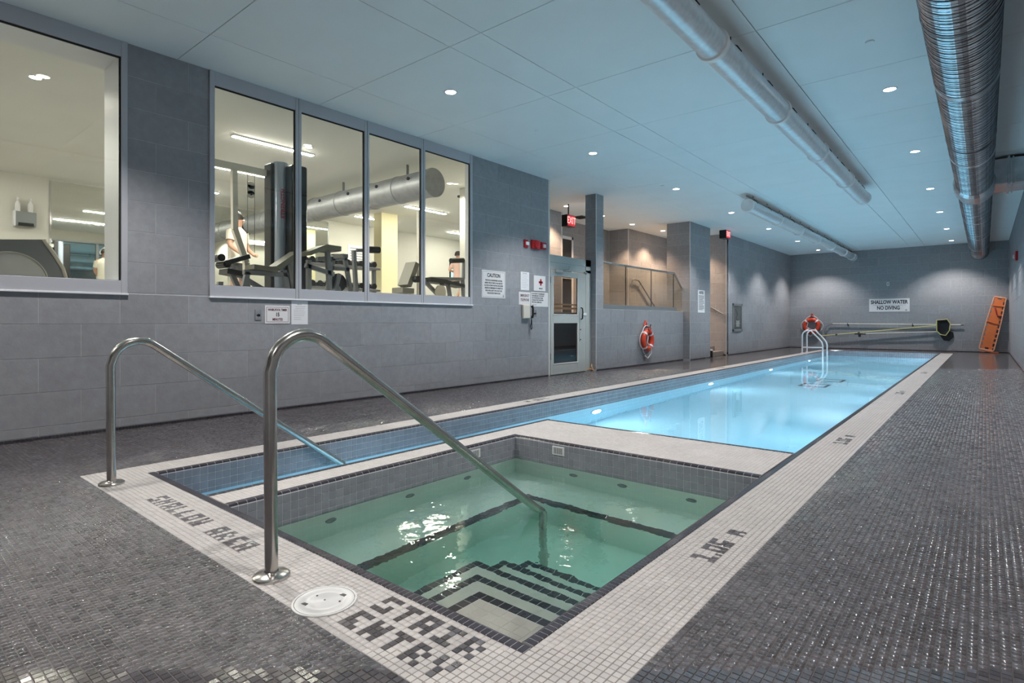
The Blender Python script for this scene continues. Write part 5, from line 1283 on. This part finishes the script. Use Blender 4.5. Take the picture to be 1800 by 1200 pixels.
t = thing('wall_screen', 'teal lit screen on the gym wall behind the fourth pane', 'screen', (GX+.03, 14.0, 2.8)); obj('case', B().rbox(GX+.001,GX+.04,13.6,14.6,2.45,3.1,.006), 'black', t); obj('display', B().box(GX+.04,GX+.043,13.64,14.56,2.49,3.06), 'teal', t)
# treadmill near far person
t = thing('treadmill', 'treadmill console under the far runner behind the fourth pane', 'gym machine', (-11.8, 11.6, GF))
obj('deck', B().rbox(-12.3,-11.3,11.2,12.9,GF,1.38,.02), 'blackpad', t); obj('console', B().rbox(-12.2,-11.4,12.6,12.75,2.2,2.45,.02), 'machinegrey', t); obj('upright', bars(B(), [((-12.2,12.7,1.35),(-12.2,12.7,2.3)), ((-11.4,12.7,1.35),(-11.4,12.7,2.3))], .07), 'machinegrey', t)

# people in the gym
def person(label, base, yaw, h, shirt, pose='stand', headphones=False, trousers='blackpad'):
    s_ = h/1.75
    t = thing('person', label, 'person', base); t.location = (0,0,0)
    V = {'pel':(0,0,.98),'spn':(0,.01,1.15),'chs':(0,.0,1.35),'nck':(0,.0,1.50),'hd0':(0,.02,1.60),'hd1':(0,.03,1.69),
         'shL':(-.17,0,1.42),'elL':(-.24,.02,1.16),'wrL':(-.20,.20,1.02),'haL':(-.19,.27,1.02),'shR':(.17,0,1.42),'elR':(.24,.02,1.16),'wrR':(.20,.20,1.02),'haR':(.19,.27,1.02),
         'hpL':(-.10,0,.93),'knL':(-.11,.04,.52),'anL':(-.11,-.02,.09),'toL':(-.12,.13,.035),'hpR':(.10,0,.93),'knR':(.11,.02,.52),'anR':(.11,-.04,.09),'toR':(.12,.11,.035)}
    Rd = {'pel':.15,'spn':.135,'chs':.155,'nck':.055,'hd0':.085,'hd1':.095,'shL':.065,'elL':.045,'wrL':.03,'haL':.035,'shR':.065,'elR':.045,'wrR':.03,'haR':.035,'hpL':.095,'knL':.065,'anL':.042,'toL':.035,'hpR':.095,'knR':.065,'anR':.042,'toR':.035}
    E_ = [('pel','spn'),('spn','chs'),('chs','nck'),('nck','hd0'),('hd0','hd1'),('chs','shL'),('shL','elL'),('elL','wrL'),('wrL','haL'),('chs','shR'),('shR','elR'),('elR','wrR'),('wrR','haR'),('pel','hpL'),('hpL','knL'),('knL','anL'),('anL','toL'),('pel','hpR'),('hpR','knR'),('knR','anR'),('anR','toR')]
    if pose == 'run': V.update({'knL':(-.11,.25,.62),'anL':(-.11,.02,.35),'toL':(-.12,.14,.28),'elL':(-.24,-.15,1.2),'wrL':(-.2,.08,1.15),'haL':(-.19,.14,1.18),'elR':(.24,.12,1.18),'wrR':(.18,.28,1.32),'haR':(.17,.33,1.36)})
    keys = list(V); me = bpy.data.meshes.new('body'); me.from_pydata([tuple(c*s_ for c in V[k]) for k in keys], [(keys.index(a), keys.index(b_)) for a, b_ in E_], [])
    o = bpy.data.objects.new('body', me); COL.objects.link(o); o.parent = t
    md = o.modifiers.new('skin', 'SKIN'); 
    for i, k in enumerate(keys):
        sv = me.skin_vertices[0].data[i]; rr = Rd[k]*s_; sv.radius = (rr, rr*(.8 if k in ('pel','spn','chs') else 1)); sv.use_root = (k == 'pel')
    o.modifiers.new('sub', 'SUBSURF').levels = 2; o.modifiers[-1].render_levels = 2
    me.materials.append(M['skin'])
    # clothing as lofted shells around the body
    def shell(nm, rings, m):
        b = B(); n = 20; vs = []
        for (cx, cy, cz, ra, rb) in rings:
            for k in range(n): a = 2*PI*k/n; vs.append((cx*s_+ra*s_*math.cos(a), cy*s_+rb*s_*math.sin(a), cz*s_))
        b.add(vs, [(i*n+k, i*n+(k+1) % n, (i+1)*n+(k+1) % n, (i+1)*n+k) for i in range(len(rings)-1) for k in range(n)])
        c = obj(nm, b, m, None, smooth=True); c.parent = t
    shell('shirt', [(0,0,.86,.185,.14),(0,0,1.0,.18,.135),(0,.01,1.15,.17,.13),(0,0,1.33,.195,.14),(0,0,1.44,.19,.11),(0,0,1.49,.11,.08),(0,0,1.515,.065,.06)], shirt)
    for sx in (-1,1):
        el = V['elL' if sx < 0 else 'elR']; shl = V['shL' if sx < 0 else 'shR']
        b = B().tube([tuple(c*s_ for c in shl), tuple((shl[i]*.35+el[i]*.65)*s_ for i in range(3))], [.085*s_,.07*s_], 14, cap=False); c = obj('sleeve', b, shirt, None, smooth=True); c.parent = t
    shell('trousers', [(0,0,.90,.17,.13),(0,0,.80,.19,.13),(0,.01,.72,.19,.13)], trousers)
    b = B().lathe([(.0001,.115*s_),(.05*s_,.108*s_),(.085*s_,.075*s_),(.103*s_,.02*s_),(.104*s_,-.03*s_)], (0,-.005*s_,1.665*s_), 'z', 20); c = obj('hair', b, 'hair', None, smooth=True); c.parent = t
    b = B().cyl((0,.105*s_,1.63*s_),(0,.135*s_,1.615*s_),.014*s_,8); c = obj('nose', b, 'skin', None, smooth=True); c.parent = t
    for sx in (-1,1):
        c = obj('eye', B().lathe([(.0001,.006),(.010,.0)], (sx*.035*s_,.112*s_,1.66*s_), 'y', 10), 'ink', None); c.parent = t
        if not headphones: c = obj('ear', B().cyl((sx*.09*s_,.02*s_,1.64*s_),(sx*.108*s_,.015*s_,1.645*s_),.025*s_,10), 'skin', None, smooth=True); c.parent = t
    if headphones:
        hp = obj('headphones', B().tube([(.115*s_*math.cos(a), .02*s_, (1.66+.125*math.sin(a))*s_) for a in [PI*k/10 for k in range(11)]], .014*s_, 8).cyl((-.125*s_,.02*s_,1.645*s_),(-.085*s_,.02*s_,1.645*s_),.045*s_,14).cyl((.125*s_,.02*s_,1.645*s_),(.085*s_,.02*s_,1.645*s_),.045*s_,14), 'signwhite', None, smooth=True); hp.parent = t
    t.location = base; t.rotation_euler = (0,0,yaw); return t
person('person in a cream shirt with white headphones behind the cable machine', (-10.3, 4.66, GF), R(-60), 1.75, 'shirt', headphones=True)
person('person in a pink shirt running on the treadmill behind the fourth pane', (-11.85, 11.75, 1.38), R(0), 1.68, 'pinkshirt', 'run')

# lettering becomes plain meshes
dg = bpy.context.evaluated_depsgraph_get()
for o in [o for o in SC.objects if o.type == 'FONT']:
    me = bpy.data.meshes.new_from_object(o.evaluated_get(dg)); me.name = 'lettering'
    n_ = bpy.data.objects.new('lettering', me); COL.objects.link(n_); n_.parent = o.parent; n_.matrix_parent_inverse = o.matrix_parent_inverse.copy()
    n_.location = o.location; n_.rotation_euler = o.rotation_euler; n_.scale = o.scale
    bpy.data.objects.remove(o)
